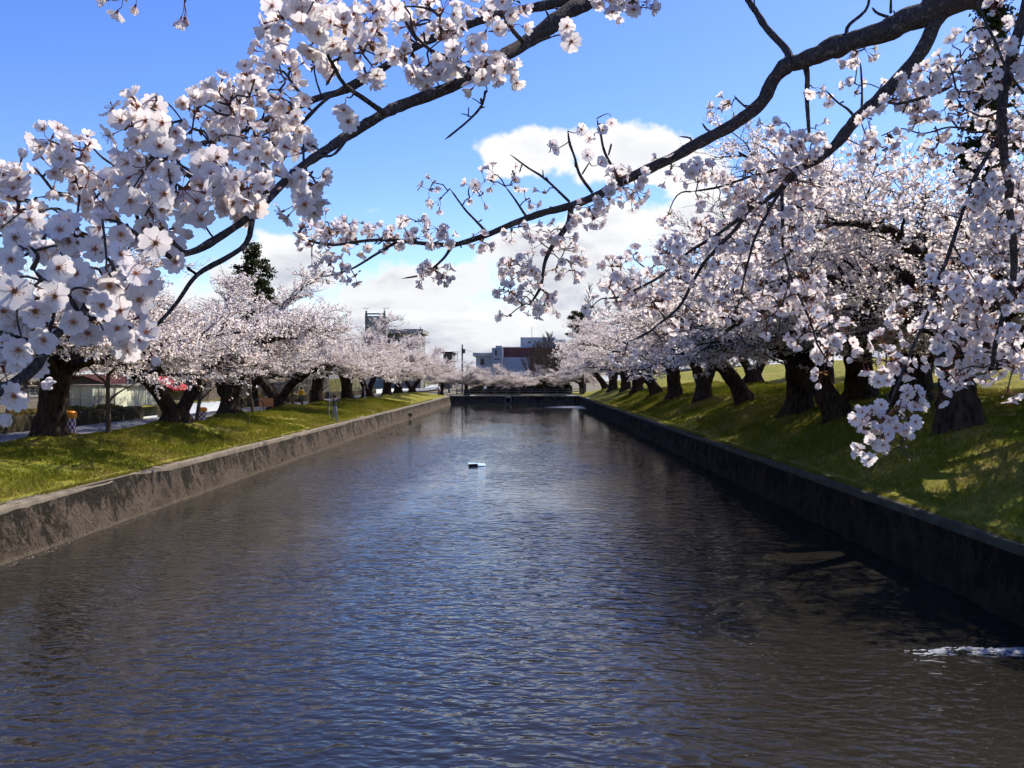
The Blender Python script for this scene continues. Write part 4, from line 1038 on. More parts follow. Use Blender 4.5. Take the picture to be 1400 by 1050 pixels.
# ------------------------------------------------------------------ people
def person(loc, rz, label, J, cols, scale=1.0, group=None):
    """one continuous skinned body; J maps joint -> position, cols -> material per region"""
    me = bpy.data.meshes.new('body'); names = list(J); idx = {n: i for i, n in enumerate(names)}
    E = [('pelvis', 'waist'), ('waist', 'chest'), ('chest', 'neck'), ('neck', 'head'), ('head', 'crown')]
    for s in 'LR':
        E += [('chest', 'shoulder' + s), ('shoulder' + s, 'elbow' + s), ('elbow' + s, 'wrist' + s), ('wrist' + s, 'palm' + s),
              ('pelvis', 'hip' + s), ('hip' + s, 'knee' + s), ('knee' + s, 'ankle' + s), ('ankle' + s, 'toe' + s)]
    R = dict(pelvis=.15, waist=.135, chest=.155, neck=.055, head=.095, crown=.075, shoulder=.075, elbow=.048, wrist=.034, palm=.036, hip=.10, knee=.062, ankle=.048, toe=.04)
    me.from_pydata([J[n] for n in names], [(idx[a], idx[b]) for a, b in E], [])
    tmp = bpy.data.objects.new('tmp', me); COL.objects.link(tmp)
    md = tmp.modifiers.new('skin', 'SKIN'); md.use_smooth_shade = True
    for i, n in enumerate(names):
        k = n.rstrip('LR'); sv_ = me.skin_vertices[0].data[i]; r_ = R[k]
        sv_.radius = (r_ * (1.25 if k in ('chest', 'pelvis', 'waist') else 1.0), r_ * (0.8 if k in ('chest', 'waist') else 1.0)); sv_.use_root = (n == 'pelvis')
    tmp.modifiers.new('sub', 'SUBSURF').levels = 1
    dg = bpy.context.evaluated_depsgraph_get(); out = bpy.data.meshes.new_from_object(tmp.evaluated_get(dg))
    bpy.data.objects.remove(tmp)
    region = {'jacket': ['waist', 'chest'] + [a + s for a in ('shoulder', 'elbow', 'wrist') for s in 'LR'], 'skin': ['neck', 'head'] + ['palm' + s for s in 'LR'], 'hair': ['crown'],
              'trousers': ['pelvis'] + [a + s for a in ('hip', 'knee', 'ankle') for s in 'LR'], 'shoes': ['toe' + s for s in 'LR']}
    keys = list(region); pos, own = [], []
    for k, key in enumerate(keys):
        for n in region[key]: pos.append(J[n]); own.append(k)
    for s in 'LR':
        for a, b, k in (('hip', 'knee', 3), ('knee', 'ankle', 3), ('shoulder', 'elbow', 0), ('elbow', 'wrist', 0)):
            for u in (.25, .5, .75): pos.append(tuple(np.array(J[a + s]) * (1 - u) + np.array(J[b + s]) * u)); own.append(k)
    pos = np.array(pos)
    out.materials.clear()
    for k in keys: out.materials.append(cols[k])
    for p_ in out.polygons:
        d = np.linalg.norm(pos - np.array(p_.center), axis=1); p_.material_index = own[int(np.argmin(d))]; p_.use_smooth = True
    o = link(bpy.data.objects.new('person', out)); o.location = loc; o.rotation_euler = (0, 0, rz); o.scale = (scale,) * 3
    tag(o, label, 'person', group)
    hd = np.array(J['head']); fw = np.array(J.get('face', (0, -1, 0)))
    hb = MB()                                                   # hair cap
    prof = [(0.112, -0.02), (0.118, 0.04), (0.10, 0.10), (0.06, 0.135), (0, 0.145)]
    hb.lathe(prof, tuple(hd + np.array([0, 0.015, 0.0])), 12); hb.build('hair', cols['hair'], o, True)
    fc = MB()
    fc.add([tuple(hd + np.array(q)) for q in ((-.012, -.092, .01), (.012, -.092, .01), (.016, -.118, -.028), (-.016, -.118, -.028), (0, -.092, -.036))], [(0, 1, 2, 3), (3, 2, 4)])
    fc.build('nose', cols['skin'], o)
    for s in (-1, 1): MB().lathe([(0, -.008), (.011, 0), (0, .008)], tuple(hd + np.array([s * .036, -.094, .018])), 6).build('eye', cols['hair'], o)
    fg = MB()
    for s in 'LR':
        w, pm = np.array(J['wrist' + s]), np.array(J['palm' + s]); d = pm - w; d /= np.linalg.norm(d); sd = np.cross(d, (0, 1, 0.2)); sd /= np.linalg.norm(sd)
        up = np.cross(sd, d)
        for k, L in enumerate((.065, .078, .082, .075)):
            b = pm + sd * (k - 1.5) * 0.019 + d * 0.02; fg.tube([b, b + d * L * .55, b + d * L * .85 - up * L * .4], [.009, .008, .006], 6)
        b = w + d * .02 + sd * 0.035; fg.tube([b, b + sd * .03 + d * .03, b + sd * .03 + d * .06], [.010, .009, .007], 6)
    fg.build('fingers', cols['skin'], o, True)
    return o
def cmat(n, c): return simple(n, c, 0.8, 0.15, 8, 0.1)
skin_m, hair_m, shoe_m = cmat('skin', (0.45, 0.28, 0.20)), cmat('black hair', (0.012, 0.010, 0.010)), cmat('dark shoes', (0.03, 0.03, 0.03))
def stand(raise_arms=False, step=0.0):
    J = dict(pelvis=(0, 0, .93), waist=(0, .01, 1.08), chest=(0, .02, 1.30), neck=(0, 0, 1.47), head=(0, -.02, 1.58), crown=(0, 0, 1.66))
    for s, g in (('L', -1), ('R', 1)):
        J['shoulder' + s] = (g * .18, .02, 1.38); J['hip' + s] = (g * .09, 0, .86); J['knee' + s] = (g * .10, -.02 - g * step * .5, .48); J['ankle' + s] = (g * .11, .03 - g * step, .07); J['toe' + s] = (g * .12, -.13 - g * step, .035)
        if raise_arms: J['elbow' + s] = (g * .27, -.20, 1.26); J['wrist' + s] = (g * .11, -.30, 1.47); J['palm' + s] = (g * .07, -.27, 1.54)
        else: J['elbow' + s] = (g * .25, .04, 1.10); J['wrist' + s] = (g * .26, -.06, .86); J['palm' + s] = (g * .26, -.09, .78)
    return J
p = P(467, 578, 56.0)
pl = dict(jacket=cmat('slate jacket', (0.045, 0.055, 0.06)), trousers=cmat('grey jeans', (0.20, 0.22, 0.26)), skin=skin_m, hair=hair_m, shoes=shoe_m)
px_, py_ = -11.95 - 0.35, 57.3
who = person((px_, py_, height(px_, py_)), math.radians(70), 'person in dark slate jacket and grey jeans photographing at the canal edge', stand(True, 0.10), pl, 1.0)
cam_o = MB().box((-.06, -.06, -.035), (.06, 0.0, .035)).lathe([(.028, 0), (.028, .0)], n=8); co = cam_o.build('compact_camera', cmat('camera black', (0.02, 0.02, 0.02)))
co.location = who.location + Matrix.Rotation(math.radians(70), 3, 'Z') @ Vector((0, -.27, 1.575)); co.rotation_euler = (0, 0, math.radians(70)); tag(co, 'small black camera held up by the person at the canal edge', 'camera')
for (px, Y, step, lb, jc, tc) in [(498.5, 88, .12, 'person in pale pink top walking on the road behind the left row', (0.55, 0.38, 0.40), (0.35, 0.3, 0.32)), (600, 132, .1, 'small far person in white top near the left end of the railing', (0.75, 0.68, 0.68), (0.2, 0.12, 0.12)),
                                  (663, 141, .1, 'far person in white top behind the left of the railing', (0.75, 0.75, 0.78), (0.05, 0.05, 0.07)), (427, 79, .1, 'person in black standing close to the sixth trunk on the road', (0.02, 0.02, 0.025), (0.10, 0.035, 0.045))]:
    q = P(px, 545, Y); z = 1.3 if Y > END_Y else height(q.x, q.y)
    person((q.x, q.y, z), random.uniform(0, 6), lb, stand(False, step), dict(jacket=cmat('top', jc), trousers=cmat('trousers', tc), skin=skin_m, hair=hair_m, shoes=shoe_m), 0.97)

def cyclist():
    q = P(412, 556, 74.0); rz = math.radians(12); x, y = q.x, q.y; z = 1.605
    b = empty('bicycle', (x, y, z), rz); tag(b, 'bicycle ridden along the road by the person in yellow', 'bicycle')
    R = 0.33; met = cmat('bicycle frame', (0.10, 0.10, 0.11)); blk = cmat('tyre rubber', (0.02, 0.02, 0.02))
    for yy in (-0.52, 0.52):
        w = MB().ring((0, yy, R), R - .02, 0.02, 'x', 28, 6).build('wheel', blk, b, True)
        sp = MB()
        for k in range(12): a = k * math.pi / 6; sp.tube([(0, yy, R), (0, yy + (R - .03) * math.cos(a), R + (R - .03) * math.sin(a))], .004, 3)
        sp.build('spokes', met, w)
    fr = MB()
    for a, c in (((0, .52, R), (0, .05, .32)), ((0, .05, .32), (0, .2, .82)), ((0, .2, .75), (0, -.36, .80)), ((0, -.36, .80), (0, .05, .32)), ((0, .52, R), (0, .2, .75)), ((0, -.52, R), (0, -.36, .98))): fr.tube([a, c], .018, 6)
    fr.build('frame', met, b)
    MB().tube([(-.28, -.22, 1.0), (-.2, -.34, .99), (0, -.37, .98), (.2, -.34, .99), (.28, -.22, 1.0)], .014, 6).build('handlebar', met, b)
    MB().tube([(0, .33, .85), (0, .15, .86), (0, .06, .85)], [.08, .06, .02], 8).build('saddle', blk, b)
    MB().box((-.16, -.72, .72), (.16, -.44, .93)).build('basket', met, b)
    J = dict(pelvis=(0, .22, .96), waist=(0, .16, 1.1), chest=(0, .06, 1.30), neck=(0, 0, 1.45), head=(0, -.04, 1.56), crown=(0, -.02, 1.64))
    for s, g in (('L', -1), ('R', 1)):
        J['shoulder' + s] = (g * .18, .04, 1.37); J['elbow' + s] = (g * .25, -.06, 1.14); J['wrist' + s] = (g * .25, -.19, 1.04); J['palm' + s] = (g * .26, -.23, 1.02)
        J['hip' + s] = (g * .10, .18, .90); J['knee' + s] = (g * .11, -.16, .66 if g > 0 else .78); J['ankle' + s] = (g * .12, .05 if g > 0 else -.02, .24 if g > 0 else .42); J['toe' + s] = (g * .12, -.10 if g > 0 else -.17, .20 if g > 0 else .38)
    person((x, y, z), rz, 'person in bright yellow jacket riding a bicycle on the road', J, dict(jacket=cmat('yellow jacket', (0.80, 0.46, 0.02)), trousers=cmat('dark trousers', (0.03, 0.03, 0.04)), skin=skin_m, hair=hair_m, shoes=shoe_m))
cyclist()
# ------------------------------------------------------------------ cherry boughs close to the bridge
def petal_material():
    m = bpy.data.materials.new('cherry petal'); m.use_nodes = True
    t = NT(m.node_tree); t.n.clear(); out = t.new('ShaderNodeOutputMaterial')
    a = t.new('ShaderNodeAttribute', attribute_name='tone').outputs['Fac']          # 0 at the heart, 1 at the rim
    oi = t.new('ShaderNodeObjectInfo').outputs['Random']
    col = t.mix(t.smooth(a, 0.0, 0.32), (0.50, 0.20, 0.16), (0.86, 0.815, 0.80))
    col = t.mix(t.math('MULTIPLY', oi, 0.5), col, t.mix(t.smooth(a, 0.0, 0.32), (0.55, 0.24, 0.22), (0.86, 0.775, 0.76)))
    d = t.new('ShaderNodeBsdfDiffuse'); t.put(d.inputs[0], col); tr = t.new('ShaderNodeBsdfTranslucent'); t.put(tr.inputs[0], col)
    mx = t.new('ShaderNodeMixShader'); mx.inputs[0].default_value = 0.45
    t.l.new(d.outputs[0], mx.inputs[1]); t.l.new(tr.outputs[0], mx.inputs[2]); t.l.new(mx.outputs[0], out.inputs[0])
    return m
M['petal'] = petal_material()
M['stamen'] = simple('stamens', (0.55, 0.26, 0.06), 0.6, 0.3, 300, 0)
M['calyx'] = simple('calyx and stalk', (0.20, 0.055, 0.045), 0.6, 0.3, 300, 0)
M['bud'] = simple('pink bud', (0.62, 0.27, 0.30), 0.6, 0.2, 200, 0)
M['bract'] = leafy('young bronze leaves', (0.13, 0.055, 0.025), (0.26, 0.13, 0.04), 0.35)

STALK = 1.55                                     # flower stalk in units of the flower's radius
def corolla(openness, r):
    """five notched petals, cupped; openness 1 = flat, 0 = closed. Returns verts, quads, tone"""
    V, Q, T = [], [], []
    rows = [(0.06, 0.06), (0.28, 0.26), (0.60, 0.47), (0.87, 0.45), (1.0, 0.25)]
    for k in range(5):
        a = 2 * math.pi * k / 5 + r.normal(0, 0.06); ca, sa = math.cos(a), math.sin(a)
        cup = (1 - openness) * 1.35 + 0.16 + r.normal(0, 0.10); tw = r.normal(0, 0.10); Lp = 1 + r.normal(0, 0.05)
        o = len(V)
        for (u, w) in rows:
            for c in (-1, 0, 1):
                uu = u - (0.13 if (c == 0 and u == 1.0) else 0.0)
                e = cup * (0.45 + 0.75 * u)                         # rises more towards the rim
                rad_, zz = Lp * uu * math.cos(e), Lp * uu * math.sin(e) + 0.10 * abs(c) * w - 0.05 * u * u + 0.035 * r.normal() * u
                y_ = c * w * (0.55 + 0.45 * openness)
                V.append((rad_ * ca - y_ * sa, rad_ * sa + y_ * ca, zz + tw * y_)); T.append(min(1, uu))
        for i in range(len(rows) - 1):
            for j in range(2): Q.append((o + i * 3 + j, o + i * 3 + j + 1, o + (i + 1) * 3 + j + 1, o + (i + 1) * 3 + j))
    return np.array(V), np.array(Q), np.array(T)

def stamen_arrays(r, openness):
    TBx = TB()
    for k in range(12):
        a = 2 * math.pi * k / 12 + r.normal(0, .15); s = (0.16 + 0.25 * r.random()) * (0.5 + openness * .6); h = 0.34 + 0.14 * r.random()
        e = np.array([s * math.cos(a), s * math.sin(a), h])
        TBx.tube(np.array([(0, 0, 0.02), e * .55, e * 0.93, e, e * 1.10]), np.array([.014, .011, .011, .042, .018]), 3)
    return np.concatenate(TBx.v), np.concatenate(TBx.q)
def stalk_arrays(r):
    TBx = TB(); b = r.normal(0, 0.10, 2)
    TBx.tube(np.array([(0, 0, 0), (b[0], b[1], STALK * .5), (0, 0, STALK - .30)]), np.array([.045, .036, .042]), 4)
    TBx.tube(np.array([(0, 0, STALK - .32), (0, 0, STALK - .22), (0, 0, STALK - .02), (0, 0, STALK + .03)]), np.array([.045, .10, .095, .16]), 6)
    return np.concatenate(TBx.v), np.concatenate(TBx.q)

class Flower: pass
FL = []
for i, op in enumerate([1.0, 0.9, 0.8, 0.95, 0.65, 0.42, 0.75, 0.25, 0.55]):
    r = np.random.default_rng(500 + i); f = Flower(); f.op = op
    v, q, t = corolla(op, r); v = v + (0, 0, STALK); f.pv, f.pq, f.pt = v, q, t
    sv2, sq = stamen_arrays(r, op); f.sv, f.sq = sv2 + (0, 0, STALK), sq
    f.kv, f.kq = stalk_arrays(r); FL.append(f)
# a closed bud
r = np.random.default_rng(999); f = Flower(); f.op = 0
f.kv, f.kq = stalk_arrays(r); T_ = TB(); T_.tube(np.array([(0, 0, STALK - .05), (0, 0, STALK + .2), (0, 0, STALK + .45), (0, 0, STALK + .62)]), np.array([.09, .21, .19, .05]), 7)
f.pv, f.pq = np.concatenate(T_.v), np.concatenate(T_.q); f.pt = np.full(len(f.pv), 0.16); f.sv, f.sq = np.zeros((0, 3)), np.zeros((0, 4), int); FL.append(f)
BUD = len(FL) - 1
for f in FL:
    n1, n2 = len(f.pv), len(f.sv)
    f.v = np.concatenate([f.pv, f.sv, f.kv]); f.q = np.concatenate([f.pq, f.sq + n1, f.kq + n1 + n2])
    f.mi = np.concatenate([np.zeros(len(f.pq)), np.ones(len(f.sq)), np.full(len(f.kq), 2)]).astype(int)
    f.t = np.concatenate([f.pt, np.full(len(f.sv) + len(f.kv), 1.0)])
    f.whole = np_mesh('blossom', f.v, f.q, mats=[M['petal'], M['stamen'], M['calyx']], midx=f.mi, smooth=True, attr={'tone': f.t})
    f.petals = np_mesh('blossom', f.pv, f.pq, mats=[M['petal']], smooth=True, attr={'tone': f.pt})
    f.stamens = np_mesh('stamens', f.sv, f.sq, mats=[M['stamen']]) if n2 else None
    f.stalk = np_mesh('stalk', f.kv, f.kq, mats=[M['calyx']], smooth=True)

def spline(P_, n):
    """Catmull-Rom through the rows of P_"""
    P_ = np.asarray(P_, float); K = len(P_)
    if K < 3:
        t = np.linspace(0, 1, n)[:, None]; return P_[0] * (1 - t) + P_[-1] * t
    A = np.vstack([2 * P_[0] - P_[1], P_, 2 * P_[-1] - P_[-2]]); out = []
    for s in np.linspace(0, K - 1 - 1e-6, n):
        i = int(s); t = s - i; p0, p1, p2, p3 = A[i], A[i + 1], A[i + 2], A[i + 3]
        out.append(0.5 * ((2 * p1) + (-p0 + p2) * t + (2 * p0 - 5 * p1 + 4 * p2 - p3) * t * t + (-p0 + 3 * p1 - 3 * p2 + p3) * t ** 3))
    return np.array(out)

class Bough:
    def __init__(s, name, label, anchor, seed, face=0.3, far=1.0):
        s.root = empty(name, anchor); s.o = np.array(anchor); tag(s.root, label, 'cherry branch', 'cherry boughs hanging in close to the bridge')
        s.r = np.random.default_rng(seed); s.nodes = []; s.clusters = []; s.spurs = TB(); s.bv = []; s.fl = []; s.face = face; s.k = far; s.P = lambda x, y, d: P(x, y, d * far)
    def wood(s, name, px, Y, th, cl=0, spread=16, nf=(3, 6), skip=0.0, sides=None):
        """a limb or twig traced by pixel at depth Y (start, end); th = thickness in px at start, end"""
        K = len(px); Ys = np.linspace(Y[0], Y[1], K) if len(Y) == 2 else np.array(Y)
        w = np.array([s.P(x, y, d) for (x, y), d in zip(px, Ys)])
        ln = np.linalg.norm(np.diff(w, axis=0), axis=1).sum()
        n = int(max(8, min(90, ln / 0.012))); p = spline(w, n)
        tt = np.linspace(0, 1, n); yy = np.interp(tt, np.linspace(0, 1, K), Ys)
        rad_ = (th[0] + (th[1] - th[0]) * tt) / 2 * yy * s.k / FPX * (1.0 if name == 'limb' else 0.85)
        if name == 'twig': rad_ = rad_ * np.clip((1 - tt) * 9 + 0.25, 0, 1)
        # knots and slight zigzag
        k1 = np.abs(vnoise(tt * ln * 22, s.r.random() * 99)) ** 3 * 0.35 + 0.10 * vnoise(tt * ln * 55, 3.3)
        jit = np.stack([vnoise(tt * ln * 16, k * 7.0 + s.r.random() * 50) for k in range(3)], -1) * rad_[:, None] * 0.35
        p2 = p + jit; sd = sides or (12 if th[0] > 12 else 8 if th[0] > 5 else 6)
        v, q = tube_arrays(p2, rad_ * (1 + k1), sd)
        cen = np.repeat(p2, sd, 0); v = cen + (v - cen) * (1 + 0.16 * fbm(v[:, 0] * 45, v[:, 1] * 45, v[:, 2] * 45, 3))[:, None]
        tip = np.array([[len(v) - sd + k for k in range(sd)]])
        me = np_mesh(name, v - s.o, q, mats=[M['twig']], smooth=True)
        link(bpy.data.objects.new(name, me), s.root)
        for i in range(0, n, 1): s.nodes.append(p2[i])
        # short side spurs with winter buds
        for k in range(int(ln / (0.10 if th[0] < 12 else 0.2))):
            i = s.r.integers(1, n - 1); d = s.r.normal(size=3); d[2] += 0.5; d /= np.linalg.norm(d); L = 0.010 + 0.02 * s.r.random() + rad_[i]
            s.spurs.tube(np.array([p2[i], p2[i] + d * L * .5, p2[i] + d * L * .8, p2[i] + d * L]), np.array([.0022, .0018, .0026, .0004]), 5)
        for k in range(cl):
            t = skip + (1 - skip) * (k + s.r.random()) / cl; i = min(n - 1, int(t * (n - 1)))
            rr = spread * yy[i] * s.k / FPX; d = s.r.normal(size=3); d /= np.linalg.norm(d)
            s.cluster(p2[i] + d * rr * (0.35 + 0.65 * s.r.random()), int(s.r.integers(*nf)))
        return p2
    def cluster(s, p, n, bud=0.09):
        """an umbel of n flowers at p, joined to the nearest wood by a spur"""
        N = np.array(s.nodes); j = int(np.argmin(((N - p) ** 2).sum(1))); a = N[j]; d = p - a; L = np.linalg.norm(d)
        if L > 0.006:
            m = max(3, int(L / 0.012)); t = np.linspace(0, 1, m)[:, None]
            pts = a * (1 - t) + p * t; sag = np.array([s.r.normal(0, .15), s.r.normal(0, .15), 0.18]) * L; pts = pts + sag * np.sin(t * math.pi)
            s.spurs.tube(pts, np.linspace(0.0025 if L > 0.06 else 0.0020, 0.0014, m), 5)
            for q in pts[1:]: s.nodes.append(q)
        ax = d / L if L > 1e-6 else np.array([0, 0, -1.0])
        for k in range(n):
            e = s.r.normal(size=3); e /= np.linalg.norm(e)
            dirn = ax * 0.65 + e * 0.95 + np.array([0, -s.face, -0.22]); dirn /= np.linalg.norm(dirn)
            vi = BUD if s.r.random() < bud else int(s.r.integers(0, BUD))
            sc = (0.0172 + s.r.normal(0, 0.0011)) * (0.95 if vi != BUD else 0.6)
            s.fl.append((p, dirn, s.r.random() * 6.28, sc, vi))
        for k in range(int(s.r.integers(1, 6))):                      # bronze bracts at the foot of the umbel
            e = s.r.normal(size=3); e[2] += .3; e /= np.linalg.norm(e); w = np.cross(e, s.r.normal(size=3)); w /= np.linalg.norm(w); L2 = s.r.uniform(.007, .016)
            up = np.cross(e, w) * L2 * .2
            s.bv.append(np.array([p, p + e * L2 * .5 + w * L2 * .26 + up, p + e * L2, p + e * L2 * .5 - w * L2 * .26 + up]))
    def spray(s, cx, cy, rx, ry, Y, n, dY=0.10, nf=(3, 6)):
        """n umbels filling an ellipse of the picture at depth about Y, nearest to the wood first"""
        pts = []
        for k in range(n):
            a = s.r.random() * 6.28; u = math.sqrt(s.r.random())
            pts.append(np.array(s.P(cx + rx * u * math.cos(a), cy + ry * u * math.sin(a), Y + s.r.uniform(-dY, dY))))
        N = np.array(s.nodes); pts.sort(key=lambda q: ((N - q) ** 2).sum(1).min())
        for q in pts: s.cluster(q, int(s.r.integers(*nf)))
    def one(s, px, py, Y, to=None, roll=None, vi=None):
        """a single flower whose face shows at this pixel; to = where it looks"""
        c = np.array(s.P(px, py, Y)); d = np.array(EYE) - c; d /= np.linalg.norm(d); e = s.r.normal(size=3) * 0.38
        d = d + e + np.array([0, 0, -0.12]); d /= np.linalg.norm(d); sc = 0.0180 + s.r.normal(0, 0.0008)
        foot = c - d * STALK * sc
        N = np.array(s.nodes); a = N[int(np.argmin(((N - foot) ** 2).sum(1)))]; L = np.linalg.norm(foot - a)
        if L > 0.006:
            t = np.linspace(0, 1, 9)[:, None]; pts = a * (1 - t) + foot * t + np.array([s.r.normal(0, .12), s.r.normal(0, .12), s.r.choice((-.22, .22))]) * L * np.sin(t * math.pi); s.spurs.tube(pts, np.linspace(0.0016, 0.0009, 9), 5)
            for q in pts[1:]: s.nodes.append(q)
        s.fl.append((foot, d, s.r.random() * 6.28, sc, int(s.r.integers(0, 4)) if vi is None else vi)) if vi != BUD else s.fl.append((foot, d, 0.0, 0.011, BUD))
    def finish(s, parts_from=30.0):
        if s.spurs.v: link(bpy.data.objects.new('spurs', np_mesh('spurs', np.concatenate(s.spurs.v) - s.o, np.concatenate(s.spurs.q), mats=[M['twig']], smooth=True)), s.root)['kind'] = 'stuff'
        if s.bv:
            bv = np.array(s.bv); tone = np.repeat(s.r.random(len(bv)), 4)
            link(bpy.data.objects.new('young_leaves', np_mesh('young_leaves', bv.reshape(-1, 3) - s.o, np.arange(4 * len(bv)).reshape(-1, 4), mats=[M['bract']], attr={'tone': tone})), s.root)['kind'] = 'stuff'
        lst = []
        for (p, d, roll, sc, vi) in s.fl:
            q = Vector(d).to_track_quat('Z', 'Y').to_matrix().to_4x4(); m = Matrix.Translation(Vector(p - s.o)) @ q @ Matrix.Rotation(roll, 4, 'Z') @ Matrix.Scale(sc, 4)
            c = p + d * sc * STALK - np.array(EYE); pxs = 2 * sc * FPX / max(.2, c[1])
            x, y = 717 + c[0] / c[1] * FPX, 516 - c[2] / c[1] * FPX
            vis = -30 < x < 1430 and y > -30
            lst.append((-(pxs if vis else 0), m, vi, pxs))
        lst.sort(key=lambda e: e[0])
        V, Q, MI, T, n0 = [], [], [], [], 0
        for k, (_, m, vi, pxs) in enumerate(lst):
            f = FL[vi]
            if k < 300:
                big = pxs > parts_from and f.stamens is not None
                o = link(bpy.data.objects.new('blossom' if vi != BUD else 'bud', f.petals if big else f.whole), s.root); o.matrix_local = m
                if big: link(bpy.data.objects.new('stamens', f.stamens), o); link(bpy.data.objects.new('stalk', f.stalk), o)
            else:
                A = np.array(m); V.append(f.v @ A[:3, :3].T + A[:3, 3]); Q.append(f.q + n0); MI.append(f.mi); T.append(f.t); n0 += len(f.v)
        if V:
            o = link(bpy.data.objects.new('blossoms', np_mesh('blossoms', np.concatenate(V), np.concatenate(Q), mats=[M['petal'], M['stamen'], M['calyx']], midx=np.concatenate(MI), smooth=True, attr={'tone': np.concatenate(T)})), s.root)
            o['kind'] = 'stuff'
        return len(lst)

# --- bough A: the long limb that crosses from the top to the left, big flowers
A = Bough('cherry_bough', 'long straight grey limb with large blossoms crossing from the top to the left', P(830, -20, 1.55), 21, 0.5, 1.07)
A.wood('limb', [(1010, -150), (900, -72), (810, 0), (773, 18), (716, 59), (679, 82), (615, 118), (551, 144), (526, 158), (474, 188), (444, 208), (400, 238), (346, 292), (279, 336), (235, 352)], (1.75, 1.02), (22, 8))
A.wood('twig', [(346, 292), (339, 330), (316, 350), (279, 369), (262, 384), (242, 414), (218, 441), (195, 461), (170, 478)], (1.12, 1.0), (9, 5))
A.wood('twig', [(526, 155), (501, 138), (470, 116), (454, 87), (444, 69), (430, 40)], (1.3, 1.18), (8, 5))
A.wood('twig', [(716, 57), (700, 40), (686, 17), (682, -10)], (1.45, 1.4), (7, 5))
A.wood('twig', [(642, 96), (615, 81), (590, 70), (578, 60), (565, 44), (561, 20)], (1.38, 1.3), (7, 4))
A.wood('twig', [(664, 124), (659, 144), (642, 163), (622, 180), (608, 191)], (1.4, 1.42), (4, 3))
A.wood('twig', [(660, 144), (652, 138), (645, 134)], (1.4, 1.4), (2, 1.5)); A.wood('twig', [(645, 160), (638, 157), (630, 155)], (1.41, 1.41), (2, 1.5)); A.wood('twig', [(640, 160), (641, 146)], (1.41, 1.41), (2, 1.5)); A.wood('twig', [(657, 148), (664, 146)], (1.41, 1.41), (2, 1.5))
A.wood('twig', [(740, 40), (752, 28), (745, 12)], (1.45, 1.45), (5, 3)); A.wood('twig', [(725, 62), (740, 55), (756, 50)], (1.45, 1.43), (5, 3))
A.wood('twig', [(474, 190), (455, 212), (430, 214)], (1.25, 1.2), (5, 3)); A.wood('twig', [(240, 225), (255, 238), (280, 250), (305, 262)], (1.1, 1.12), (8, 5))
A.wood('twig', [(279, 336), (255, 345), (240, 335), (225, 318)], (1.03, 0.98), (7, 4)); A.wood('twig', [(235, 352), (200, 330), (165, 305), (140, 300)], (1.0, .95), (7, 4))
for (x, y, Y) in [(410, 4, 1.15), (445, 15, 1.15), (412, 32, 1.13), (435, 45, 1.14), (468, 35, 1.17), (372, 8, 1.25), (380, 55, 1.22), (455, 62, 1.2), (395, 12, 1.18), (428, 12, 1.16),
                  (200, 165, 1.0), (222, 168, .98), (190, 145, 1.02), (212, 145, 1.05), (218, 200, .98), (165, 212, 1.1), (190, 218, 1.05), (205, 190, 1.0), (275, 228, 1.15), (297, 215, 1.15), (340, 202, 1.2), (364, 242, 1.18), (225, 265, .97), (178, 275, 1.0),
                  (232, 240, 1.0), (240, 180, 1.05), (345, 272, 1.12), (270, 275, 1.05), (275, 300, 1.05), (213, 332, .92), (165, 348, .92), (185, 374, .92), (165, 320, .95), (196, 312, 1.0), (240, 358, 1.0), (252, 290, 1.05),
                  (620, 68, 1.35), (645, 60, 1.35), (680, 40, 1.4), (600, 88, 1.4), (540, 12, 1.25), (660, 108, 1.4), (781, 57, 1.42), (775, 36, 1.42), (470, 150, 1.25), (476, 166, 1.25), (425, 265, 1.2), (427, 283, 1.2)]:
    A.one(x, y, Y)
A.spray(420, 35, 65, 40, 1.2, 10, .08, (3, 5)); A.spray(205, 180, 38, 42, 1.05, 6, .08, (3, 5)); A.spray(240, 235, 65, 40, 1.08, 8, .08, (3, 5)); A.spray(195, 300, 80, 50, 1.05, 11, .07, (3, 5)); A.spray(330, 250, 60, 40, 1.15, 8, .06, (2, 4))
A.spray(350, 275, 45, 25, 1.15, 5); A.spray(575, 45, 55, 45, 1.4, 9, .08, (2, 5)); A.spray(660, 90, 40, 32, 1.42, 8, .05, (2, 5)); A.spray(600, 100, 25, 20, 1.4, 4); A.spray(420, 240, 22, 48, 1.22, 7, .04, (2, 4)); A.spray(490, 60, 40, 40, 1.3, 8, .08, (2, 5))
A.spray(855, 0, 40, 20, 1.6, 6, .05, (3, 6)); A.spray(680, 20, 40, 30, 1.45, 7, .06, (2, 4)); A.spray(180, -2, 18, 10, 1.3, 2, .03, (2, 3))
nA = A.finish()

# --- bough B: thinner limb behind A
B = Bough('cherry_bough', 'thinner dark limb curving behind the long straight limb at the upper left', P(800, -10, 1.9), 22, 0.4)
B.wood('limb', [(900, -60), (783, 0), (702, 15), (635, 34), (575, 60), (528, 89), (481, 118), (434, 134), (383, 155), (349, 170), (309, 188), (269, 198), (243, 214)], (1.95, 1.5), (13, 6))
B.wood('twig', [(528, 89), (464, 123), (430, 150), (405, 180), (393, 205), (383, 226)], (1.7, 1.62), (7, 4)); B.wood('twig', [(349, 170), (320, 160), (298, 155), (292, 150)], (1.55, 1.5), (5, 3))
B.wood('twig', [(430, 138), (405, 122), (390, 100), (375, 95)], (1.6, 1.55), (5, 3)); B.wood('twig', [(243, 214), (245, 225), (262, 235), (300, 258)], (1.5, 1.45), (6, 4))
B.wood('twig', [(383, 222), (370, 205), (350, 190)], (1.62, 1.55), (4, 2.5)); B.wood('twig', [(243, 214), (200, 225), (160, 228), (130, 245), (95, 265), (50, 270)], (1.5, 1.35), (7, 4))
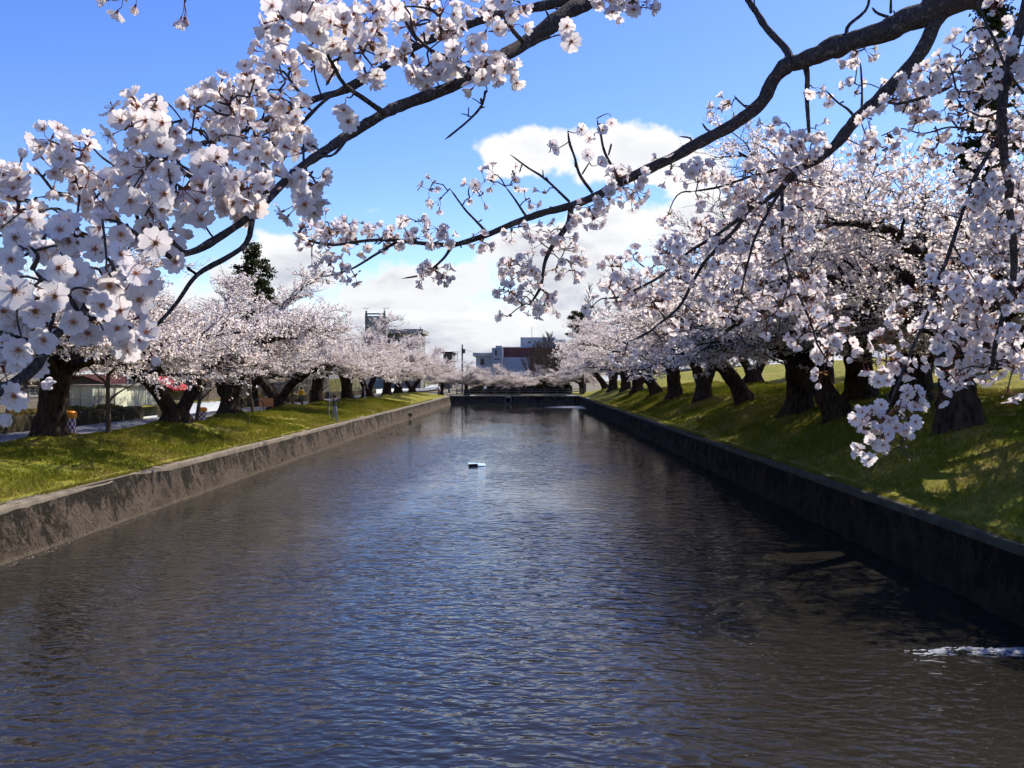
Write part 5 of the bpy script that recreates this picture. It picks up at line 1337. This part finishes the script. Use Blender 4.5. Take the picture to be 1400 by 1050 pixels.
B.wood('twig', [(95, 265), (75, 262), (60, 245), (45, 228)], (1.37, 1.35), (5, 3)); B.wood('twig', [(160, 228), (140, 215), (125, 200)], (1.42, 1.4), (4, 2.5)); B.wood('twig', [(575, 60), (560, 40), (545, 10), (545, -20)], (1.8, 1.75), (6, 4))
B.spray(350, 135, 65, 32, 1.55, 15, .1); B.spray(290, 158, 45, 28, 1.5, 9, .08); B.spray(390, 100, 45, 35, 1.6, 8, .08); B.spray(400, 180, 40, 35, 1.6, 6, .05, (2, 4)); B.spray(28, 265, 30, 28, 1.35, 10, .06); B.spray(110, 230, 36, 30, 1.38, 9, .06)
B.spray(130, 265, 36, 20, 1.4, 6, .05); B.spray(85, 205, 25, 18, 1.4, 3, .04); B.spray(370, 180, 40, 30, 1.55, 7, .06); B.spray(500, 40, 40, 35, 1.75, 5, .06); B.spray(600, 25, 40, 25, 1.85, 6, .06); B.spray(315, 205, 55, 30, 1.5, 10, .06); B.spray(60, 300, 50, 20, 1.3, 6, .06)
nB = B.finish()

# --- bough F: enters at the lower left edge, largest flowers
F = Bough('cherry_bough', 'short thick branch with the largest blossoms entering low at the left edge', P(-60, 560, .85), 23, 0.8, 1.13)
F.wood('limb', [(-140, 590), (-60, 556), (0, 533), (20, 522), (50, 498), (67, 468), (91, 446), (111, 431), (125, 405)], (.80, .92), (21, 9))
F.wood('twig', [(-60, 440), (0, 455), (40, 466), (64, 461), (80, 455)], (.85, .88), (8, 7)); F.wood('twig', [(111, 431), (90, 400), (60, 385), (45, 368)], (.9, .86), (8, 5)); F.wood('twig', [(125, 405), (150, 385), (155, 365), (140, 345)], (.92, .9), (9, 5))
F.wood('twig', [(45, 368), (52, 350), (38, 335)], (.86, .84), (8, 4)); F.wood('twig', [(64, 466), (75, 420), (70, 390)], (.88, .86), (5, 4))
for (x, y, Y) in [(80, 366, .80), (60, 340, .86), (20, 398, .80), (75, 405, .82), (48, 425, .82), (140, 418, .83), (130, 340, .9), (108, 378, .88), (25, 478, .80), (25, 440, .86), (100, 440, .86), (160, 450, .9), (150, 390, .88), (190, 410, .92), (60, 465, .84), (20, 325, .9), (165, 425, .88), (120, 455, .9), (15, 355, .88), (95, 330, .92), (40, 300, .95), (5, 425, .84), (205, 385, .92)]:
    F.one(x, y, Y)
F.spray(90, 370, 85, 50, .92, 10, .06, (2, 4)); F.spray(30, 460, 45, 60, .9, 9, .05, (2, 4)); F.spray(170, 430, 50, 40, .95, 8, .05, (2, 4)); F.spray(15, 520, 25, 40, .86, 4, .03, (2, 4)); F.spray(70, 430, 70, 40, .92, 8, .04, (2, 4))
nF = F.finish()

# --- bough C: the strong branch from the upper right that arches across the middle, with its fork D
C = Bough('cherry_bough', 'strong dark branch arching from the upper right across the clouds, forked', P(1360, -20, 2.3), 24, 0.15)
C.wood('limb', [(1560, -130), (1420, -40), (1351, -12), (1306, 6), (1257, 19), (1209, 40), (1160, 58), (1118, 76), (1076, 84)], (2.2, 2.35), (42, 22))
C.wood('limb', [(1082, 80), (1060, 104), (1044, 136), (1015, 162), (982, 181), (936, 206), (893, 227), (850, 249), (813, 267), (779, 281), (736, 293), (693, 310), (650, 326), (618, 336)], (2.35, 2.45), (20, 6))
C.wood('limb', [(622, 335), (581, 333), (541, 328), (501, 329), (454, 335), (420, 328), (407, 319)], (2.45, 2.3), (6.5, 2.5), cl=9, spread=20, skip=.15, nf=(3, 6))
C.wood('twig', [(1080, 84), (1073, 68), (1050, 42), (1034, 16), (1018, -8), (1005, -40)], (2.35, 2.5), (13, 8)); C.wood('twig', [(1102, 82), (1104, 110), (1104, 139), (1107, 194)], (2.35, 2.4), (10, 5)); C.wood('twig', [(1158, 52), (1160, 35), (1185, 12), (1190, -20)], (2.33, 2.3), (6, 4)); C.wood('twig', [(1220, 25), (1200, 18), (1192, 10)], (2.3, 2.3), (5, 4)); C.wood('twig', [(1218, 18), (1218, -10)], (2.3, 2.3), (4, 3))
C.wood('twig', [(781, 284), (776, 307), (756, 336), (744, 361), (739, 393), (724, 416)], (2.43, 2.4), (9, 4), cl=7, spread=24, skip=.3)
C.wood('twig', [(779, 276), (744, 244), (720, 228), (697, 211)], (2.42, 2.4), (4.5, 2)); C.wood('twig', [(743, 243), (742, 232)], (2.42, 2.4), (2.5, 1.5)); C.wood('twig', [(810, 263), (793, 239), (786, 215), (779, 196), (776, 179)], (2.42, 2.42), (5, 3)); C.wood('twig', [(796, 238), (806, 222)], (2.42, 2.42), (2.5, 2))
C.wood('twig', [(847, 246), (830, 216), (824, 200), (821, 185), (816, 162)], (2.41, 2.4), (5, 3)); C.wood('twig', [(832, 212), (836, 196)], (2.4, 2.4), (2.5, 3)); C.wood('twig', [(719, 295), (704, 273), (691, 255)], (2.43, 2.4), (4, 2.5)); C.wood('twig', [(665, 317), (650, 302), (635, 286), (615, 258)], (2.44, 2.4), (4.5, 2.5))
C.wood('twig', [(618, 336), (605, 355), (580, 374), (550, 381)], (2.45, 2.4), (5, 2.5)); C.wood('twig', [(545, 329), (515, 347), (480, 368), (440, 379)], (2.42, 2.35), (4.5, 2.5)); C.wood('twig', [(1044, 140), (1030, 152), (1012, 140), (1003, 130)], (2.36, 2.36), (4, 2.5)); C.wood('twig', [(936, 206), (945, 190), (928, 186)], (2.4, 2.4), (3, 2)); C.wood('twig', [(982, 181), (968, 178), (960, 168)], (2.38, 2.38), (4, 2.5))
for (x, y) in [(755, 197), (795, 177), (806, 189), (803, 212), (824, 178), (836, 168), (822, 222), (760, 205)]: C.one(x, y, 2.4)
C.spray(595, 262, 14, 14, 2.4, 3, .04, (2, 4)); C.spray(640, 268, 20, 14, 2.4, 3, .04, (1, 3)); C.spray(685, 243, 24, 14, 2.4, 5, .04, (2, 4)); C.spray(735, 268, 20, 12, 2.42, 3, .04, (1, 3)); C.spray(865, 255, 34, 20, 2.42, 9, .05); C.spray(820, 285, 24, 18, 2.42, 6, .05); C.spray(720, 405, 40, 38, 2.4, 15, .07); C.spray(712, 360, 20, 22, 2.4, 5, .05); C.spray(775, 360, 22, 18, 2.42, 5, .05)
C.spray(735, 320, 40, 18, 2.43, 8, .05); C.spray(560, 320, 55, 20, 2.4, 12, .06); C.spray(440, 320, 40, 18, 2.33, 9, .05); C.spray(490, 320, 30, 15, 2.36, 5, .05); C.spray(605, 376, 26, 14, 2.4, 5, .05); C.spray(462, 372, 24, 14, 2.36, 5, .04); C.spray(670, 325, 25, 10, 2.43, 3, .03); C.spray(995, 142, 18, 14, 2.37, 3, .04, (2, 4)); C.spray(915, 232, 20, 14, 2.4, 3, .04, (2, 4)); C.spray(1120, 130, 16, 14, 2.37, 2, .04, (2, 4)); C.spray(1175, 75, 22, 10, 2.35, 3, .04); C.spray(1180, 110, 30, 22, 2.35, 4, .05, (1, 3))
nC = C.finish()

# --- D: the fork that hangs its curtain of twigs over the right bank
D = Bough('cherry_bough', 'branch dropping from the fork at the upper right into a curtain of blossom twigs', P(1290, 10, 2.3), 25, 0.1)
D.wood('limb', [(1290, 8), (1277, 29), (1261, 65), (1235, 100), (1202, 133), (1173, 162), (1144, 197), (1118, 217), (1089, 233), (1068, 258)], (2.28, 2.25), (22, 8.5))
D.wood('twig', [(1070, 256), (1045, 275), (1022, 288), (1009, 309), (985, 335), (963, 359), (945, 390), (930, 418), (905, 440), (884, 456), (858, 468)], (2.25, 2.3), (8, 3), cl=16, spread=38)
D.wood('twig', [(1066, 262), (1050, 290), (1034, 322), (1025, 350), (1018, 376), (1012, 405), (1005, 426), (988, 451)], (2.24, 2.2), (5, 2.5), cl=12, spread=36)
D.wood('twig', [(1069, 262), (1070, 300), (1070, 334), (1080, 376), (1097, 414), (1110, 445), (1118, 472), (1139, 502)], (2.24, 2.12), (5.5, 2.5), cl=10, spread=34)
D.wood('twig', [(1080, 376), (1074, 400), (1068, 422), (1066, 445), (1064, 468)], (2.2, 2.15), (3.5, 2), cl=5, spread=26)
D.wood('twig', [(1025, 288), (985, 318), (960, 333), (934, 351), (900, 380), (850, 405), (828, 408)], (2.28, 2.35), (6, 3), cl=16, spread=40)
D.wood('twig', [(1173, 164), (1160, 150), (1145, 140), (1128, 122)], (2.3, 2.3), (4.5, 3)); D.wood('twig', [(1178, 158), (1178, 120), (1176, 85)], (2.3, 2.3), (4, 2.5)); D.wood('twig', [(1202, 135), (1228, 142), (1274, 129), (1303, 118)], (2.27, 2.1), (4, 6)); D.wood('twig', [(1118, 219), (1085, 205), (1080, 175)], (2.26, 2.2), (4, 3)); D.wood('twig', [(1100, 228), (1065, 232), (1030, 240), (985, 255), (945, 262)], (2.28, 2.35), (5, 3), cl=9, spread=26)
D.spray(1075, 205, 36, 40, 2.25, 10, .08); D.spray(1110, 195, 40, 22, 2.25, 5, .06); D.spray(990, 250, 55, 28, 2.32, 12, .08); D.spray(1050, 250, 40, 30, 2.28, 8, .08); D.spray(945, 330, 50, 50, 2.35, 11, .1); D.spray(870, 385, 45, 55, 2.38, 14, .1); D.spray(1100, 290, 35, 45, 2.2, 9, .1); D.spray(1000, 380, 60, 60, 2.3, 14, .12)
D.spray(900, 420, 50, 35, 2.35, 6, .1); D.spray(1230, 110, 36, 34, 2.3, 7, .08); D.spray(1180, 190, 40, 25, 2.25, 5, .08); D.spray(1215, 150, 50, 16, 2.25, 4, .06); D.spray(1060, 340, 40, 60, 2.25, 7, .1); D.spray(1125, 470, 36, 42, 2.15, 10, .06); D.spray(1100, 400, 35, 40, 2.2, 6, .08)
nD = D.finish()

# --- E: the twigs that hang down along the right edge
E = Bough('cherry_bough', 'slender twigs hanging far down along the right edge with pink buds at the tip', P(1410, -20, 1.9), 26, 0.2, 1.08)
E.wood('limb', [(1450, -120), (1420, -30), (1398, 29), (1384, 81), (1371, 136), (1371, 181), (1378, 243), (1379, 275), (1386, 338), (1386, 380), (1374, 422), (1361, 472), (1357, 502)], (1.9, 1.9), (17, 5), cl=22, spread=40, skip=.12)
E.wood('twig', [(1371, 178), (1357, 200), (1332, 243), (1316, 291), (1303, 330), (1286, 380), (1265, 435), (1244, 485), (1223, 535), (1206, 586), (1202, 608), (1210, 622)], (1.9, 1.85), (7.5, 3), cl=18, spread=34, skip=.05)
E.wood('twig', [(1335, -30), (1338, 6), (1361, 58), (1374, 91), (1400, 126), (1440, 160)], (1.85, 1.8), (5, 4)); E.wood('twig', [(1205, 186), (1232, 176), (1262, 183), (1300, 174), (1335, 181), (1363, 177)], (1.98, 1.92), (1.6, 4.0), cl=5, spread=18); E.wood('twig', [(1371, 150), (1345, 160), (1320, 150)], (1.9, 1.9), (4, 2.5)); E.wood('twig', [(1386, 345), (1410, 330), (1440, 300)], (1.9, 1.9), (5, 5), cl=3, spread=30)
E.wood('twig', [(1300, 330), (1340, 395), (1370, 440)], (1.9, 2.0), (3, 2), cl=5, spread=30)
E.spray(1320, 105, 50, 55, 1.95, 16, .1); E.spray(1375, 60, 40, 60, 1.95, 11, .1); E.spray(1300, 110, 45, 40, 2.0, 8, .1); E.spray(1260, 130, 25, 25, 2.05, 4, .06); E.spray(1335, 280, 50, 40, 1.95, 13, .1); E.spray(1380, 290, 40, 60, 1.9, 14, .1); E.spray(1345, 420, 55, 45, 1.95, 26, .12); E.spray(1375, 490, 40, 45, 1.92, 20, .1); E.spray(1310, 480, 35, 40, 1.95, 11, .1)
E.spray(1250, 460, 45, 45, 1.95, 13, .1); E.spray(1210, 500, 30, 40, 1.9, 5, .06); E.spray(1245, 545, 45, 25, 1.86, 5, .05); E.spray(1190, 570, 22, 22, 1.85, 4, .04, (2, 4)); E.spray(1225, 575, 25, 18, 1.85, 3, .04, (2, 4)); E.spray(1290, 400, 40, 40, 1.95, 8, .1); E.spray(1360, 200, 40, 40, 1.95, 6, .1); E.spray(1290, 210, 40, 30, 2.0, 4, .08)
for (x, y) in [(1188, 604), (1232, 608), (1240, 614), (1212, 612), (1243, 628), (1237, 600)]: E.one(x, y, 1.85, vi=BUD)
for (x, y) in [(1188, 628), (1208, 598), (1240, 540), (1205, 553), (1192, 560), (1170, 572), (1240, 588), (1225, 585)]: E.one(x, y, 1.85)
nE = E.finish()
# --- the single hanging bud at the top left edge
G = Bough('cherry_twig', 'single twig tip with two hanging buds at the top left of the sky', P(255, -40, 1.35), 27, 0.0)
G.wood('twig', [(262, -60), (256, -20), (252, 6)], (1.35, 1.35), (6, 5))
for k, (dx, vi) in enumerate(((-.22, 5), (.10, BUD), (-.02, BUD))): G.fl.append((np.array(P(252, 4, 1.35)), np.array([dx, 0.05, -1.0]) / np.linalg.norm([dx, .05, -1.0]), k * 2.0, 0.0165, vi))
G.finish()
print('flowers', nA, nB, nF, nC, nD, nE)
